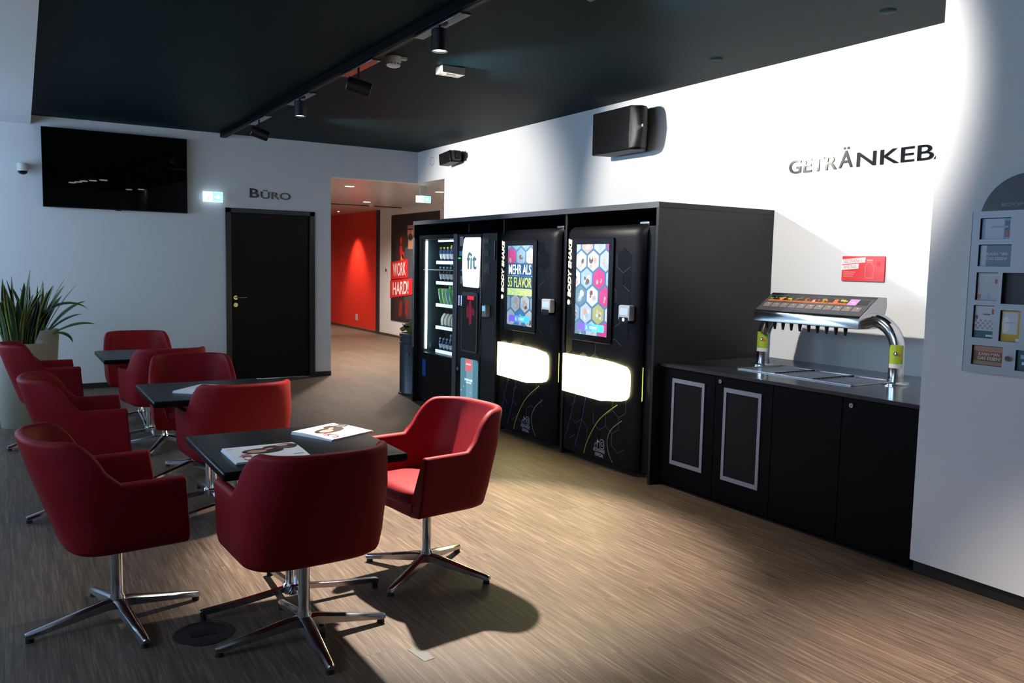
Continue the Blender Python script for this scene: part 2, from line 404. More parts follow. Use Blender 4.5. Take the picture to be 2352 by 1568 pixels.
# ------------------------------------------------------------------ letters on the walls
F = BW(YB); mb = MB()
text(mb, F, 'B', 2.655, 2.77, 2.272, 2.385, .006, off=.02, thick=.006); text(mb, F, 'ÜRO', 2.79, 3.167, 2.268, 2.375, .006, off=.016, thick=.006)
mb.build('wall_lettering', letterm, flat=True, label='black letters BÜRO on the white wall above the black office door', category='lettering')
F = RW(XR); mb = MB()
text(mb, F, 'GETR', -4.20, -3.79, 2.203, 2.30, .008, off=.006, thick=.008)
text(mb, F, 'Ä', -3.775, -3.665, 2.208, 2.348, .008, off=.006, thick=.008)
text(mb, F, 'NKEBAR', -3.635, -2.80, 2.205, 2.30, .008, off=.006, thick=.008)
mb.build('wall_lettering', letterm, flat=True, label='black letters GETRÄNKEBAR high on the bright wall, cut off by the wall corner', category='lettering')

# ------------------------------------------------------------------ ceiling track with spotlights
t = thing('lighting_track', (TX, 4, 2.93), 'black lighting track running along the dark ceiling', 'lighting track')
MB().box(TX - .035, TX + .035, -1.5, 10.52, 2.960, 3.02).build('rail', mat('track_black', (.002, .002, .002), .5, spec=.08), t, bevel=.004)
MB().box(TX - .012, TX + .012, -1.45, 10.4, 2.956, 2.961).build('track_slot', rubber, t)
SL = {0: 'black cylinder spotlight pointing down, nearest on the ceiling track', 1: 'tilted black spotlight on the track, beside the smoke detector',
      2: 'black cylinder spotlight pointing down in the middle of the track', 3: 'tilted black spotlight at the far end of the track near the back wall',
      4: 'tilted black spotlight on the track, out of view toward the camera', 5: 'black downward spotlight on the track, out of view above the camera'}
for i, (y, tg, p, sz, bl, c) in enumerate(HEADS):
    down = tg[2] == 0
    t = thing('track_spotlight', (TX, y, 2.78), SL[i], 'spotlight', 'spotlights on the ceiling track')
    hy = y + .008
    MB().box(TX - .025, TX + .045, hy - .32, hy + .32, 2.940, 2.9555).build('adapter', mat('adapter_gloss', (.22, .22, .23), .16, .9), t, bevel=.003)
    if down:
        MB().cyl((TX, hy, 2.90), (TX, hy, 2.941), .009).build('stem', plastic, t, smooth=40)
        d = Vector((0, 0, -1)); c0 = Vector((TX, y, 2.925)); L = .132
    else:
        d = (Vector(tg) - Vector((TX, y, 2.81))).normalized(); d = Vector((d.x, d.y * .8, d.z)).normalized(); c0 = Vector((TX, y, 2.81)) - d * .09; L = .09
        MB().cyl((TX, hy, 2.82), (TX, hy, 2.941), .009).build('stem', plastic, t, smooth=40)
    e = c0 + d * (L + (0 if down else .09))
    q = e
    mb = MB(); mb.lathe(c0, [(0.0, 0), (.046, 0), (.052, .006), (.052, (q - c0).length), (.047, (q - c0).length), (.045, (q - c0).length - .018), (0, (q - c0).length - .018)], 32, 0, d)
    mb.build('lamp_housing', mat('lamp_black', (.004, .004, .004), .4), t, smooth=40)
    MB().lathe(c0, [(0, (q - c0).length - .014), (.044, (q - c0).length - .014), (.044, (q - c0).length - .011), (0, (q - c0).length - .011)], 24, 0, d).build('lamp_lens', led_disc, t)

# ceiling bits
t = thing('smoke_detector', (2.53, 5.87, 2.94), 'round white smoke detector on the dark ceiling beside the track', 'smoke detector')
MB().lathe((2.53, 5.87, 3.02), [(.062, 0), (.062, .014), (.058, .022), (.056, .05), (.048, .068), (.03, .075), (0, .076)], 32, 0, (0, 0, -1)).build('detector_body', white_pl, t, smooth=40)
MB().box(2.55, 2.62, 5.82, 5.86, 3.0, 3.02).build('mount_tab', white_pl, t, bevel=.003)
mb = MB()
for i in range(14):
    a = 2 * PI * i / 14
    mb.box(2.53 + .0545 * math.cos(a) - .005, 2.53 + .0545 * math.cos(a) + .005, 5.87 + .0545 * math.sin(a) - .005, 5.87 + .0545 * math.sin(a) + .005, 2.963, 2.969)
mb.build('vents', rubber, t)
t = thing('ceiling_sensor_box', (3.03, 5.92, 2.97), 'flat white rectangular box on the dark ceiling', 'sensor')
MB().box(2.93, 3.13, 5.86, 5.98, 2.965, 3.02).build('box_body', mat('sensor_white', (.22, .215, .20), .5), t, bevel=.004)
MB().box(2.98, 3.05, 5.89, 5.95, 2.961, 2.966).build('sensor_window', mat('sensor_grey', (.17, .165, .155), .4), t)
for x, y, l in ((4.453, 3.133, 'dark round cover flush in the ceiling near the wall corner'), (4.466, 4.516, 'faint dark round ceiling cover above the lettering')):
    MB().lathe((x, y, 3.02), [(.045, 0), (.045, .004), (.04, .008), (0, .008)], 28, 0, (0, 0, -1)).build('ceiling_cover', ceil_teal, None, smooth=40, label=l, category='ceiling cover', group='round covers in the ceiling')
# downlights of the room behind the camera (seen mirrored in the television)
for k, (x, y) in enumerate([(2.3, -2.75), (2.11, -3.34), (1.94, -3.9), (1.86, -4.6), (1.76, -5.2), (3.75, -7.0), (3.48, -7.6)]):
    MB().lathe((x, y, 3.02), [(.09, 0), (.09, .012), (0, .012)], 24, 0, (0, 0, -1)).build('ceiling_downlight', led_far, None, label='round ceiling lamp in the room behind, seen mirrored in the television', category='lamp', group='round ceiling lamps behind the camera')

# corridor lamps
for x, y, l in ((4.35, 11.65, 'recessed corridor lamp nearest the doorway, left'), (5.7, 14.39, 'recessed corridor lamp farther down, in front of the red wall'), (5.75, 11.54, 'recessed corridor lamp beside the green exit sign')):
    t = thing('recessed_lamp', (x, y, 2.585), l, 'lamp', 'recessed lamps in the corridor ceiling')
    MB().lathe((x, y, 2.6), [(.085, 0), (.085, .006), (.072, .008), (.07, .002)], 28, 0, (0, 0, -1)).build('trim_ring', white_pl, t, smooth=40)
    MB().lathe((x, y, 2.6), [(.07, .001), (.07, .004), (0, .004)], 28, 0, (0, 0, -1)).build('lamp_lens', led_disc2, t)
t = thing('smoke_detector', (6.0, 14.9, 2.56), 'small white detector on the corridor ceiling above the red wall edge', 'smoke detector')
MB().lathe((6.0, 14.9, 2.6), [(.06, 0), (.055, .03), (.04, .045), (0, .047)], 24, 0, (0, 0, -1)).build('detector_body', white_pl, t, smooth=40)
# narrow spot over the red wall
t = thing('recessed_lamp', (6.35, 17.69, 2.585), 'recessed spotlight washing the red wall', 'lamp')
MB().lathe((6.35, 17.69, 2.6), [(.022, 0), (.022, .003), (0, .003)], 24, 0, (0, 0, -1)).build('lamp_lens', led_disc2, t)

# exit signs
def exit_sign(loc, w, h, label, hang):
    x0, y, z0 = loc
    t = thing('exit_sign', (x0 + w / 2, y, z0), label, 'exit sign')
    MB().box(x0, x0 + w, y, y + .035, z0, z0 + h).build('housing', mat('exit_housing', (.8, .9, .9), .4, emit=1.6, ecol=(.6, .85, 1)), t, bevel=.003)  # housing set to glow, standing in for the halo around the sign
    F = BW(y); m = MB(); m.rect(F, x0 + .004, x0 + w * .48, z0 + .004, z0 + h - .004, 0, .002, 0); m.rect(F, x0 + w * .48, x0 + w - .004, z0 + .004, z0 + h - .004, 0, .002, 1)
    cx, cz, k = x0 + w * .73, z0 + h / 2, h * .30
    m.prism(F, [(cx - k, cz - k * .25), (cx, cz - k * .25), (cx, cz - k * .8), (cx + k, cz), (cx, cz + k * .8), (cx, cz + k * .25), (cx - k, cz + k * .25)], .0, .0026, 0)
    # running figure and doorway in green on the pale half
    a = x0 + w * .24
    m.line(F, [(a + .03 * w, z0 + h * .2), (a, z0 + h * .45), (a + .03 * w, z0 + h * .68)], h * .10, .0028, 1); m.line(F, [(a - .05 * w, z0 + h * .25), (a, z0 + h * .45)], h * .09, .0028, 1)
    m.poly(F, ell(a + .035 * w, z0 + h * .8, h * .07, h * .07, 10), .0028, 1)
    m.build('pictogram_face', [ex_pale, ex_green], t)
    if hang: MB().box(x0 + w / 2 - .05, x0 + w / 2 + .05, y + .005, y + .03, z0 + h, 2.6).build('bracket', white_pl, t)
    else: MB().box(x0 + .02, x0 + w - .02, y + .035, YB, z0 + .02, z0 + h - .02).build('bracket', white_pl, t)
exit_sign((2.095, YB - .06, 2.19), .225, .122, 'glowing exit sign on the white wall left of the BÜRO letters', False)
exit_sign((5.068, 10.9, 2.368), .222, .095, 'green exit sign hanging from the corridor ceiling', True)

# ------------------------------------------------------------------ television
t = thing('television', (1.16, YB - .06, 2.04), 'large black flat television high on the back wall', 'television')
tv = Frame((1.164, YB - .075, 2.038), (1, 0, 0), (0, -.0165, 1))
mb = MB(); mb.rect(tv, -.748, .748, 0, .862, -.03, 0); mb.build('screen_bezel', plastic, t, bevel=.004)
mb = MB(); mb.rect(tv, -.742, .742, .012, .856, 0, .001); mb.build('screen', tvblack, t)
MB().box(.95, 1.38, YB - .05, YB - .002, 2.3, 2.65).build('wall_bracket', plastic, t)
mb = MB(); mb.rect(tv, -.03, .03, -.008, 0, -.02, -.002); mb.build('sensor_tab', plastic, t)

# security camera
t = thing('security_camera', (.24, YB - .08, 2.38), 'small white dome security camera left of the television', 'camera')
MB().box(.185, .285, YB - .03, YB, 2.43, 2.50).build('wall_mount', white_pl, t, bevel=.006)
MB().lathe((.235, YB - .10, 2.49), [(.02, 0), (.05, .003), (.054, .02), (.054, .07), (.05, .085)], 28, 0, (0, 0, -1)).build('housing', white_pl, t, smooth=40)
MB().lathe((.235, YB - .10, 2.405), [(.05, 0), (.044, .018), (.03, .032), (0, .04)], 28, 0, (0, 0, -1)).build('dome', gloss, t, smooth=60)

# loudspeakers
t = thing('wall_speaker', (4.7, 6.0, 2.54), 'large black loudspeaker high on the bright wall', 'speaker')
F = Frame((0, 0, 0), (1, 0, 0), (0, 1, 0))
prof = [(4.66, 5.71), (4.67, 6.25), (4.69, 6.28), (4.86, 6.22), (4.86, 5.73), (4.80, 5.655), (4.74, 5.645)]
MB().prism(F, prof, 2.52, 2.895).build('cabinet', plastic, t, bevel=.012, seg=3)
mb = MB()
Fz = Frame((0, 0, 0), (1, 0, 0), (0, 1, 0))
for k in range(9):
    a0 = k / 8
gr = []
n = 10
for i in range(n + 1):
    s_ = i / n; zz = 2.535 + s_ * .345; bow = .045 * math.sin(PI * s_) ** .6
    gr.append([(4.655, 5.70, zz), (4.664 + .0, 5.665 - bow * .8, zz), (4.70, 5.63 - bow, zz), (4.76, 5.632 - bow * .8, zz), (4.80, 5.65, zz)])
mb.add([p for r_ in gr for p in r_], [(i * 5 + j, i * 5 + j + 1, (i + 1) * 5 + j + 1, (i + 1) * 5 + j) for i in range(n) for j in range(4)])
mb.build('grille', mat('grille_black', (.006, .006, .006), .5), t, smooth=60, flat=True)
MB().box(4.690, 4.700, 5.578, 5.59, 2.70, 2.722).build('logo_plate', mat('badge_silver', (.7, .7, .7), .3, 0), t)
MB().box(4.86, XR, 5.9, 6.05, 2.65, 2.78).build('wall_bracket', plastic, t)
t = thing('wall_speaker', (4.8, 9.35, 2.74), 'small black loudspeaker tilted near the room corner', 'speaker')
fr = Frame((4.80, 9.33, 2.815), (0, -1, .08), (0, .18, 1))
mb = MB(); mb.rect(fr, -.20, .10, -.072, .072, -.07, .07); mb.build('cabinet', plastic, t, bevel=.008)
mb = MB(); mb.rect(fr, .10, .17, -.055, .06, -.05, .05); mb.build('horn', mat('grille_black', (.006, .006, .006), .5), t, bevel=.006)
mb = MB(); mb.rect(fr, .17, .205, -.03, .035, -.03, .03); mb.build('connector', plastic, t, bevel=.004)
MB().box(4.86, XR, 9.26, 9.36, 2.77, 2.85).build('wall_bracket', plastic, t)
t = MB(); pts = ell(-10.13, 2.858, .055, .055, 28); t.line(RW(XR), pts + pts[:1], .006, .002)
t.build('wall_ring', mat('ring_grey', (.15, .15, .16), .5), None, flat=True, label='thin round cover outline on the wall next to the small speaker', category='wall cover')

# ------------------------------------------------------------------ surround cabinet for the machines
CX = 3.80
t = thing('machine_surround', (4.3, 6.3, 0), 'black surround cabinet enclosing the row of vending machines', 'cabinet')
MB().box(CX, XR - .003, 4.318, 4.345, 0, 1.912).build('side_panel', cab_black, t, bevel=.002)
MB().box(CX, XR - .003, 8.225, 8.25, 0, 1.912).build('side_panel', cab_black, t, bevel=.002)
MB().box(CX, XR - .003, 4.318, 8.25, 1.912, 1.95).build('top_panel', cab_black, t, bevel=.002)
MB().box(CX - .003, CX, 4.318, 8.25, 1.911, 1.951).build('front_edge', cab_edge, t)
MB().box(CX + .02, XR - .1, 5.415, 5.44, 0, 1.912).build('divider', cab_black, t, bevel=.002)
MB().box(CX + .08, XR - .1, 6.475, 6.50, 0, 1.912).build('divider', cab_black, t, bevel=.002)
MB().box(CX + .18, XR - .1, 7.318, 7.342, 1.82, 1.912).build('divider', cab_black, t, bevel=.002)
MB().box(XR - .1, XR - .08, 4.345, 8.225, 0, 1.912).build('back_panel', cab_black, t)

# ------------------------------------------------------------------ shake machines
HX = [(.22, .33, .42), (.30, .42, .52), (.40, .46, .52), (.50, .06, .22), (.34, .36, .16), (.46, .34, .30), (.13, .22, .28), (.52, .54, .54), (.05, .24, .55), (.52, .42, .28), (.14, .10, .09)]
HM = [mat('screen_hex_%d' % i, c, .3, emit=.62, ecol=c) for i, c in enumerate(HX)]
scr_bg = mat('screen_blue', (.06, .16, .28), .3, emit=.9, ecol=(.05, .14, .26))
scr_white = mat('screen_white', (.9, .95, 1), .3, emit=1.05, ecol=(.9, .96, 1))
scr_yellow = mat('screen_yellow', (.75, .85, .12), .3, emit=.95, ecol=(.72, .85, .10))
scr_purple = mat('screen_purple', (.2, .12, .7), .3, emit=.95, ecol=(.18, .12, .75))
scr_cyan = mat('screen_cyan', (.1, .6, .85), .3, emit=.95, ecol=(.08, .58, .85))
scr_mid = mat('screen_violet_blue', (.12, .33, .8), .3, emit=.95, ecol=(.10, .32, .8))
scr_strip = mat('screen_strip_blue', (.1, .3, .6), .3, emit=.9, ecol=(.1, .3, .6))
def shake_machine(y0, y1, label, words, sani_y, shift):
    """y0 right edge, y1 left edge of the door"""
    t = thing('shake_machine', (4.3, (y0 + y1) / 2, 0), label, 'vending machine', 'black shake machines with lit panels')
    MB().box(3.885, 4.80, y0 - .07, y1 - .01, .03, 1.80).build('machine_body', mach_dk, t, bevel=.01)
    for yy in (y0 - .03, y1 - .06):
        MB().cyl((3.93, yy, 0), (3.93, yy, .04), .022).build('foot', rubber, t)
        MB().cyl((4.7, yy, 0), (4.7, yy, .04), .022).build('foot', rubber, t)
    # door with rolled edges
    F = Frame((0, 0, 0), (1, 0, 0), (0, 0, 1))   # x,z profile drawn along -y
    prof = [(3.885, .045), (3.825, .045), (3.82, .06), (3.82, 1.72), (3.824, 1.755), (3.838, 1.785), (3.86, 1.805), (3.885, 1.812)]
    m = MB(); e = .045
    cols = [(y1, .03), (y1 - .006, .008), (y1 - .02, 0), (y0 + .09, 0), (y0 + .045, .008), (y0 + .018, .022), (y0, .05)]
    vs = [];
    for yy, bx in cols:
        for x, z in prof: vs.append((min(3.885, x + bx), yy, z))
    n = len(prof)
    fs = [(i * n + j, i * n + j + 1, (i + 1) * n + j + 1, (i + 1) * n + j) for i in range(len(cols) - 1) for j in range(n - 1)]
    m.add(vs, fs); d = m.build('door', mach, t, smooth=35)
    F = RW(3.8195)
    # printed hexagon pattern
    m = MB(); hs = .088; k = 0
    rnd = random.Random(int(y0 * 100))
    for r_ in range(-1, 15):
        for c_ in range(0, 9):
            cx = -y1 + .02 + c_ * hs * math.sqrt(3) + (r_ % 2) * hs * math.sqrt(3) / 2; cz = .10 + r_ * hs * 1.5
            hexp = [(cx + hs * math.sin(PI / 3 * q), cz + hs * math.cos(PI / 3 * q)) for q in range(7)]
            dens = .75 if (cz > .8 and cx > -y0 - .38) or cz < .7 else .45
            if rnd.random() < .35:
                pc = clip([(cx + hs * .97 * math.sin(PI / 3 * q), cz + hs * .97 * math.cos(PI / 3 * q)) for q in range(6)], -y1 + .02, -y0 - .1, .07, 1.70)
                if pc: m.poly(F, pc[::-1], .0002, 1)
            for A, B in zip(hexp, hexp[1:]):
                if rnd.random() < dens * .55 and all(-y1 + .02 < q[0] < -y0 - .10 and .07 < q[1] < 1.70 for q in (A, B)):
                    m.line(F, [A, B], .0035, .0004, 0)
    for a0, a1 in ((.50, .47), (.20, .12)):
        m.line(F, [(-y1 + a0, 1.71), (-y1 + a1 + .03, 1.6)], .006, .0006, 2)
    m.line(F, [(-y1 + .30, .50), (-y1 + .25, .30), (-y1 + .17, .09)], .006, .0006, 2)
    m.line(F, [(-y1 + .17, .52), (-y1 + .10, .30), (-y1 + .03, .12)], .005, .0006, 2)
    m.build('door_print', [hexline, hexfill, purple], d, flat=True)
    # sweeping lines
    def arc(P):
        out = []
        for i in range(len(P) - 1):
            p0 = P[max(i - 1, 0)]; p1 = P[i]; p2 = P[i + 1]; p3 = P[min(i + 2, len(P) - 1)]
            for q in range(8):
                u = q / 8
                out.append(tuple(.5 * (2 * p1[z] + (p2[z] - p0[z]) * u + (2 * p0[z] - 5 * p1[z] + 4 * p2[z] - p3[z]) * u * u + (-p0[z] + 3 * p1[z] - 3 * p2[z] + p3[z]) * u ** 3) for z in (0, 1)))
        return out + [P[-1]]
    m = MB()
    m.line(F, arc([(-y0 - .21, .50), (-y0 - .35, .41), (-y0 - .453, .32), (-y0 - .556, .173), (-y0 - .60, .065)]), .007, .0014, 0)
    m.build('door_line', yel_l, d, flat=True); m = MB()
    m.line(F, arc([(-y0 - .154, .39), (-y0 - .267, .31), (-y0 - .315, .22), (-y0 - .294, .125), (-y0 - .245, .065)]), .006, .0014, 0)
    m.build('door_line', mat('print_olive_grey', (.30, .31, .20), .35), d, flat=True)
    # social marks and words low on the door
    m = MB(); a = -y0 - .455
    m.line(F, [(a + .02, .205), (a + .02, .155)], .010, .0009); pts = ell(a + .004, .152, .016, .020, 14); m.line(F, pts + pts[:1], .008, .0009)
    m.line(F, [(a + .02, .205), (a + .026, .192), (a + .040, .186)], .009, .0009)
    pts = rrect(a + .054, a + .102, .140, .208, .014, 3); m.line(F, pts + pts[:1], .005, .0009); pts = ell(a + .078, .174, .012, .016, 12); m.line(F, pts + pts[:1], .005, .0009)
    m.poly(F, ell(a + .092, .196, .003, .004, 6)[::-1][::-1], .0009)
    text(m, F, 'BODYSHAKE', a - .025, a + .115, .108, .134, .0009, off=.01); text(m, F, 'OFFICIAL', a - .005, a + .100, .074, .100, .0009, off=.01)
    m.build('door_wording', grey_l, d, flat=True)
    # screen
    sy1 = y1 - .10; sy0 = y1 - .60     # left / right edge of the bezel
    m = MB(); m.prism(F, rrect(-sy1, -sy0, .935, 1.718, .012), 0, .014); bz = m.build('screen_bezel', gloss, t, bevel=.002)
    a0, a1, b0, b1 = -sy1 + .05, -sy0 - .05, .985, 1.672
    F2 = RW(3.8195 - .014); m = MB(); m.rect(F2, a0, a1, b0, b1, 0, .0012, 0)
    hs = .083; r2 = random.Random(3 if words else 5); idx = 0
    for r_ in range(-1, 7):
        for c_ in range(-1, 5):
            cx = a0 + .06 + c_ * hs * math.sqrt(3) * 1.07 + (r_ % 2) * hs * math.sqrt(3) * 1.07 / 2; cz = b0 + .03 + shift + r_ * hs * 1.60
            P = clip([(cx + hs * .95 * math.sin(PI / 3 * q), cz + hs * .95 * math.cos(PI / 3 * q)) for q in range(6)], a0, a1, b0, b1)
            if len(P) > 2:
                mi = r2.choice([1, 2, 3, 3, 8, 1, 4, 5, 6, 7, 8, 9, 2]); m.poly(F2, P[::-1], .0016, mi)
                for kk in range(6):      # the pictured food: a few soft-edged lumps
                    rr = r2.uniform(.12, .34); ox, oz = r2.uniform(-.028, .028), r2.uniform(-.04, .026)
                    mi2 = {4: (4, 6, 4), 1: (8, 11, 2), 2: (8, 7, 11), 3: (8, 6, 2), 9: (4, 8, 10), 5: (10, 7, 8), 6: (10, 11, 8), 7: (1, 8, 2), 8: (11, 6, 3), 10: (6, 11, 8)}[mi][kk % 3]
                    P = clip(ell(cx + ox, cz + oz, hs * rr, hs * rr * r2.uniform(.5, 1.3), 9, r2.uniform(0, 2)), a0, a1, b0, b1)
                    if len(P) > 2: m.poly(F2, P[::-1], .0018 + .00005 * kk, mi2)
    m.build('screen', [scr_bg] + HM, bz, flat=True)
    m = MB(); w = a1 - a0
    if words:
        m.rect(F2, a0, a1, 1.415, 1.52, .0021, .0022, 6); m.rect(F2, a0, a1, 1.305, 1.41, .0021, .0022, 6)
        text(m, F2, 'MEHR ALS', a0 + .02, a1 - .02, 1.425, 1.51, .0026, 0, off=.008)
        text(m, F2, '55 FLAVOR', a0 + .01, a1 - .01, 1.315, 1.40, .0026, 1, off=.008)
        m.rect(F2, a0 - .0, a1 - .005, 1.245, 1.302, .0018, .0022, 1)
        text(m, F2, 'KOMBINATIONEN', a0 + .005, a1 - .012, 1.25, 1.297, .0026, 2)
    bb0 = b0 + .03; q = .33 * w
    L = rrect(a0 + .035, a1 - .03, bb0, bb0 + .055, .012)
    m.poly(F2, [p for p in clip(L, a0 + .035, a0 + q, 0, 9)], .0024, 3); m.poly(F2, clip(L, a0 + q, a0 + .55 * w, 0, 9), .0024, 4); m.poly(F2, clip(L, a0 + .55 * w, a1, 0, 9), .0024, 5)
    text(m, F2, 'START', a0 + .48 * w, a0 + .72 * w, bb0 + .016, bb0 + .038, .0028, 0, off=.01)
    m.line(F2, [(a0 + .36 * w, bb0 + .014), (a0 + .385 * w, bb0 + .028), (a0 + .37 * w, bb0 + .040)], .004, .0028, 0); m.line(F2, [(a0 + .385 * w, bb0 + .028), (a0 + .41 * w, bb0 + .014)], .004, .0028, 0)
    m.build('screen_wording', [scr_white, scr_yellow, scr_strip, scr_purple, scr_mid, scr_cyan, mat('screen_deep_blue', (.03, .08, .17), .3, emit=.7, ecol=(.03, .08, .17))], bz, flat=True)
    # lit vertical letters
    m = MB(); text(m, F, 'BODY SHAKE', -y1 + .025, -y1 + .068, 1.262, 1.718, .004, 0, off=.035, shear=.2, rot=True)
    m.poly(F, ell(-y1 + .042, 1.222, .017, .020, 18), .004, 0); m.build('lit_lettering', led_txt, d, flat=True)
    # light panel
    m = MB()
    P = [(-y1 + .004, .515), (-y0 - .39, .505), (-y0 - .16, .535), (-y0 - .10, .553), (-y0 - .075, .58), (-y0 - .066, .62), (-y0 - .066, .73), (-y0 - .075, .765), (-y0 - .11, .79), (-y0 - .26, .808), (-y0 - .40, .815), (-y1 + .004, .815)]
    m.prism(F, P, .0, .022); lp = m.build('light_panel', led_panel, t, bevel=.006, seg=3)
    m = MB(); m.rect(F, -y1 + .25, -y1 + .38, .535, .545, .022, .0235); m.rect(F, -y1 + .33, -y1 + .43, .79, .798, .022, .0235)
    m.build('panel_marks', mat('panel_mark_olive', (.5, .5, .2), .4, emit=1.2, ecol=(.8, .78, .4)), lp)
    MB().rect(F, -y0 + .025, -y0 + .031, .56, .80, -.030, -.028).build('edge_light', led_strip, t)
    # top hinge and clips
    m = MB(); m.box(3.90, 3.94, y0 + .02, y0 + .12, 1.812, 1.83); m.build('hinge', steel, t, bevel=.003)
    # reader
    m = MB(); Fh = RW(3.8195); s0 = -sani_y
    m.prism(Fh, rrect(s0 - .062, s0 + .062, 1.125, 1.235, .014), 0, .05); rd = m.build('hand_reader', mat('reader_white', (.55, .56, .60), .3), t, bevel=.006)
    m = MB(); m.rect(Fh, s0 - .045, s0 + .045, 1.165, 1.215, .05, .0515); m.build('reader_display', mat('reader_display', (.45, .55, .65), .2, emit=.35, ecol=(.6, .8, 1)), rd)
    m = MB(); m.prism(Fh, rrect(s0 - .05, s0 + .05, 1.108, 1.15, .01), 0, .052); m.build('reader_base', gloss, rd)
    if not words:
        m = MB(); m.prism(Fh, ell(s0, 1.133, .012, .012, 12), .052, .054); m.build('status_light', mat('reader_led', (1, 1, 1), .3, emit=4, ecol=(.6, .8, 1)), rd)
    return t
shake_machine(4.51, 5.405, 'shake machine nearest the counter, its screen full of hexagon pictures', False, 4.62, .0)
shake_machine(5.55, 6.43, 'shake machine whose screen reads MEHR ALS 55 FLAVOR', True, 5.62, .03)

# ------------------------------------------------------------------ glass-front drinks machine
t = thing('drinks_machine', (4.3, 7.75, 0), 'glass-front drinks machine with a bright light strip, farthest of the machines', 'vending machine')
DX = 3.85
m = MB(); m.box(DX + .05, 4.75, 8.19, 8.215, .02, 1.80); m.box(DX + .05, 4.75, 7.345, 7.37, .02, 1.80); m.box(DX + .05, 4.75, 7.37, 8.19, 1.775, 1.80)
m.box(4.72, 4.75, 7.37, 8.19, .02, 1.775); m.box(DX + .05, 4.75, 7.37, 8.19, .02, .545); m.build('machine_body', mat('machine_inside', (.03, .045, .055), .35), t)
m = MB(); m.box(DX, DX + .05, 7.345, 8.215, .05, .555); m.box(DX, DX + .05, 7.345, 8.215, 1.755, 1.80); m.box(DX, DX + .05, 8.16, 8.215, .555, 1.755)
dd = m.build('door', mach_dk, t, bevel=.003)
MB().box(DX - .012, DX + .04, 7.31, 7.39, .05, 1.80).build('door_post', mat('post_grey', (.16, .16, .18), .35, .6), t, bevel=.004)
MB().box(CX - .004, CX + .002, 8.222, 8.252, .6, 1.78).build('corner_trim', alu, t)
MB().box(DX + .01, DX + .016, 7.39, 8.16, .555, 1.755).build('glass_pane', glass, dd)
m = MB(); m.box(DX + .06, DX + .075, 8.145, 8.165, .585, 1.745); m.build('light_strip', led_white, t)
m = MB()
for i in range(58): m.box(DX + .055, DX + .085, 8.136, 8.146, .59 + i * .02, .593 + i * .02)
m.build('light_strip_grid', plastic, t)
MB().box(DX + .1, DX + .12, 7.40, 7.95, 1.735, 1.748).build('top_light', led_white, t)
MB().box(DX + .03, DX + .6, 7.39, 8.17, 1.434, 1.442).build('divider_rail', mat('rail_pale', (.6, .68, .7), .3), t)
RF = RW(DX - .001)
m = MB(); m.rect(RF, -8.09, -8.01, .30, .48, 0, .002); m.build('blue_sticker', mat('sticker_blue', (.01, .07, .30), .4), dd)
m = MB(); m.cyl((DX + .02, 7.95, .66), (DX + .02, 7.95, .62), .006); m.build('hook', steel, t)
SH = [1.522, 1.305, 1.067, .828, .572]
tray = mat('tray_metal', (.30, .33, .35), .3, .7); strip = mat('price_strip', (.8, .85, .88), .4, emit=.9, ecol=(.8, .94, 1))
for z in SH:
    o = MB(); o.add([(4.0, 7.40, z), (4.0, 8.055, z), (4.5, 8.055, z + .10), (4.5, 7.40, z + .10), (4.0, 7.40, z - .01), (4.0, 8.055, z - .01), (4.5, 8.055, z + .09), (4.5, 7.40, z + .09)],
                    [(0, 1, 2, 3), (7, 6, 5, 4), (0, 4, 5, 1), (1, 5, 6, 2), (2, 6, 7, 3), (3, 7, 4, 0)])
    sh = o.build('shelf', tray, t)
    MB().box(3.985, 4.0, 7.40, 8.06, z - .022, z + .012).build('price_strip', strip, sh)
# products
def bottle(name, cols, h, r):
    o = thing(name, (0, 0, 0), 'x', 'bottle')
    MB().lathe((0, 0, 0), [(r * .85, 0), (r, .006), (r, h * .62), (r * .8, h * .74), (r * .42, h * .86), (r * .40, h * .90)], 14).build('bottle_body', cols[0], o, smooth=50)
    MB().lathe((0, 0, h * .88), [(r * .48, 0), (r * .48, h * .11), (0, h * .11)], 12).build('bottle_cap', cols[1], o, smooth=40)
    MB().lathe((0, 0, h * .18), [(r * 1.02, 0), (r * 1.02, h * .34)], 14).build('bottle_label', cols[2], o, smooth=50)
    return o
def can(name, cols, h, r):
    o = thing(name, (0, 0, 0), 'x', 'can')
    MB().lathe((0, 0, 0), [(r * .8, 0), (r, .008), (r, h - .01), (r * .85, h), (0, h)], 14).build('can_body', cols[0], o, smooth=40)
    MB().add([(-r * 1.03, -.012, h * .25), (-r * 1.03, .012, h * .3), (-r * 1.03, .006, h * .75), (-r * 1.03, -.014, h * .8)], [(0, 1, 2, 3)]).build('can_print', cols[1], o)
    return o
def pack(name, cols):
    o = thing(name, (0, 0, 0), 'x', 'snack')
    vs = []; n = 8
    for i in range(n + 1):
        z = .13 * i / n; w = .028 * (1 - .25 * abs(i / n - .5)); d = .02 * math.sin(PI * min(1, max(0, i / n * .94 + .03))) + .002
        vs += [(-d, -w, z), (-d * .6, 0 - w * .0, z), (-d, w, z), (d, w, z), (d, -w, z)]
        vs[-4] = (-d * 1.35, 0, z)
    m = MB(); m.add(vs, [(i * 5 + j, i * 5 + (j + 1) % 5, (i + 1) * 5 + (j + 1) % 5, (i + 1) * 5 + j) for i in range(n) for j in range(5)]); m.build('wrapper', cols[0], o, smooth=70)
    return o
cB = mat('drink_dark_blue', (.02, .05, .16), .2); cBl = mat('drink_black', (.01, .01, .012), .2); cW = mat('product_white', (.8, .8, .78), .4)
cY = mat('product_yellow', (.75, .55, .05), .4); cLB = mat('product_light_blue', (.25, .5, .7), .4); cO = mat('product_orange', (.75, .35, .15), .4)
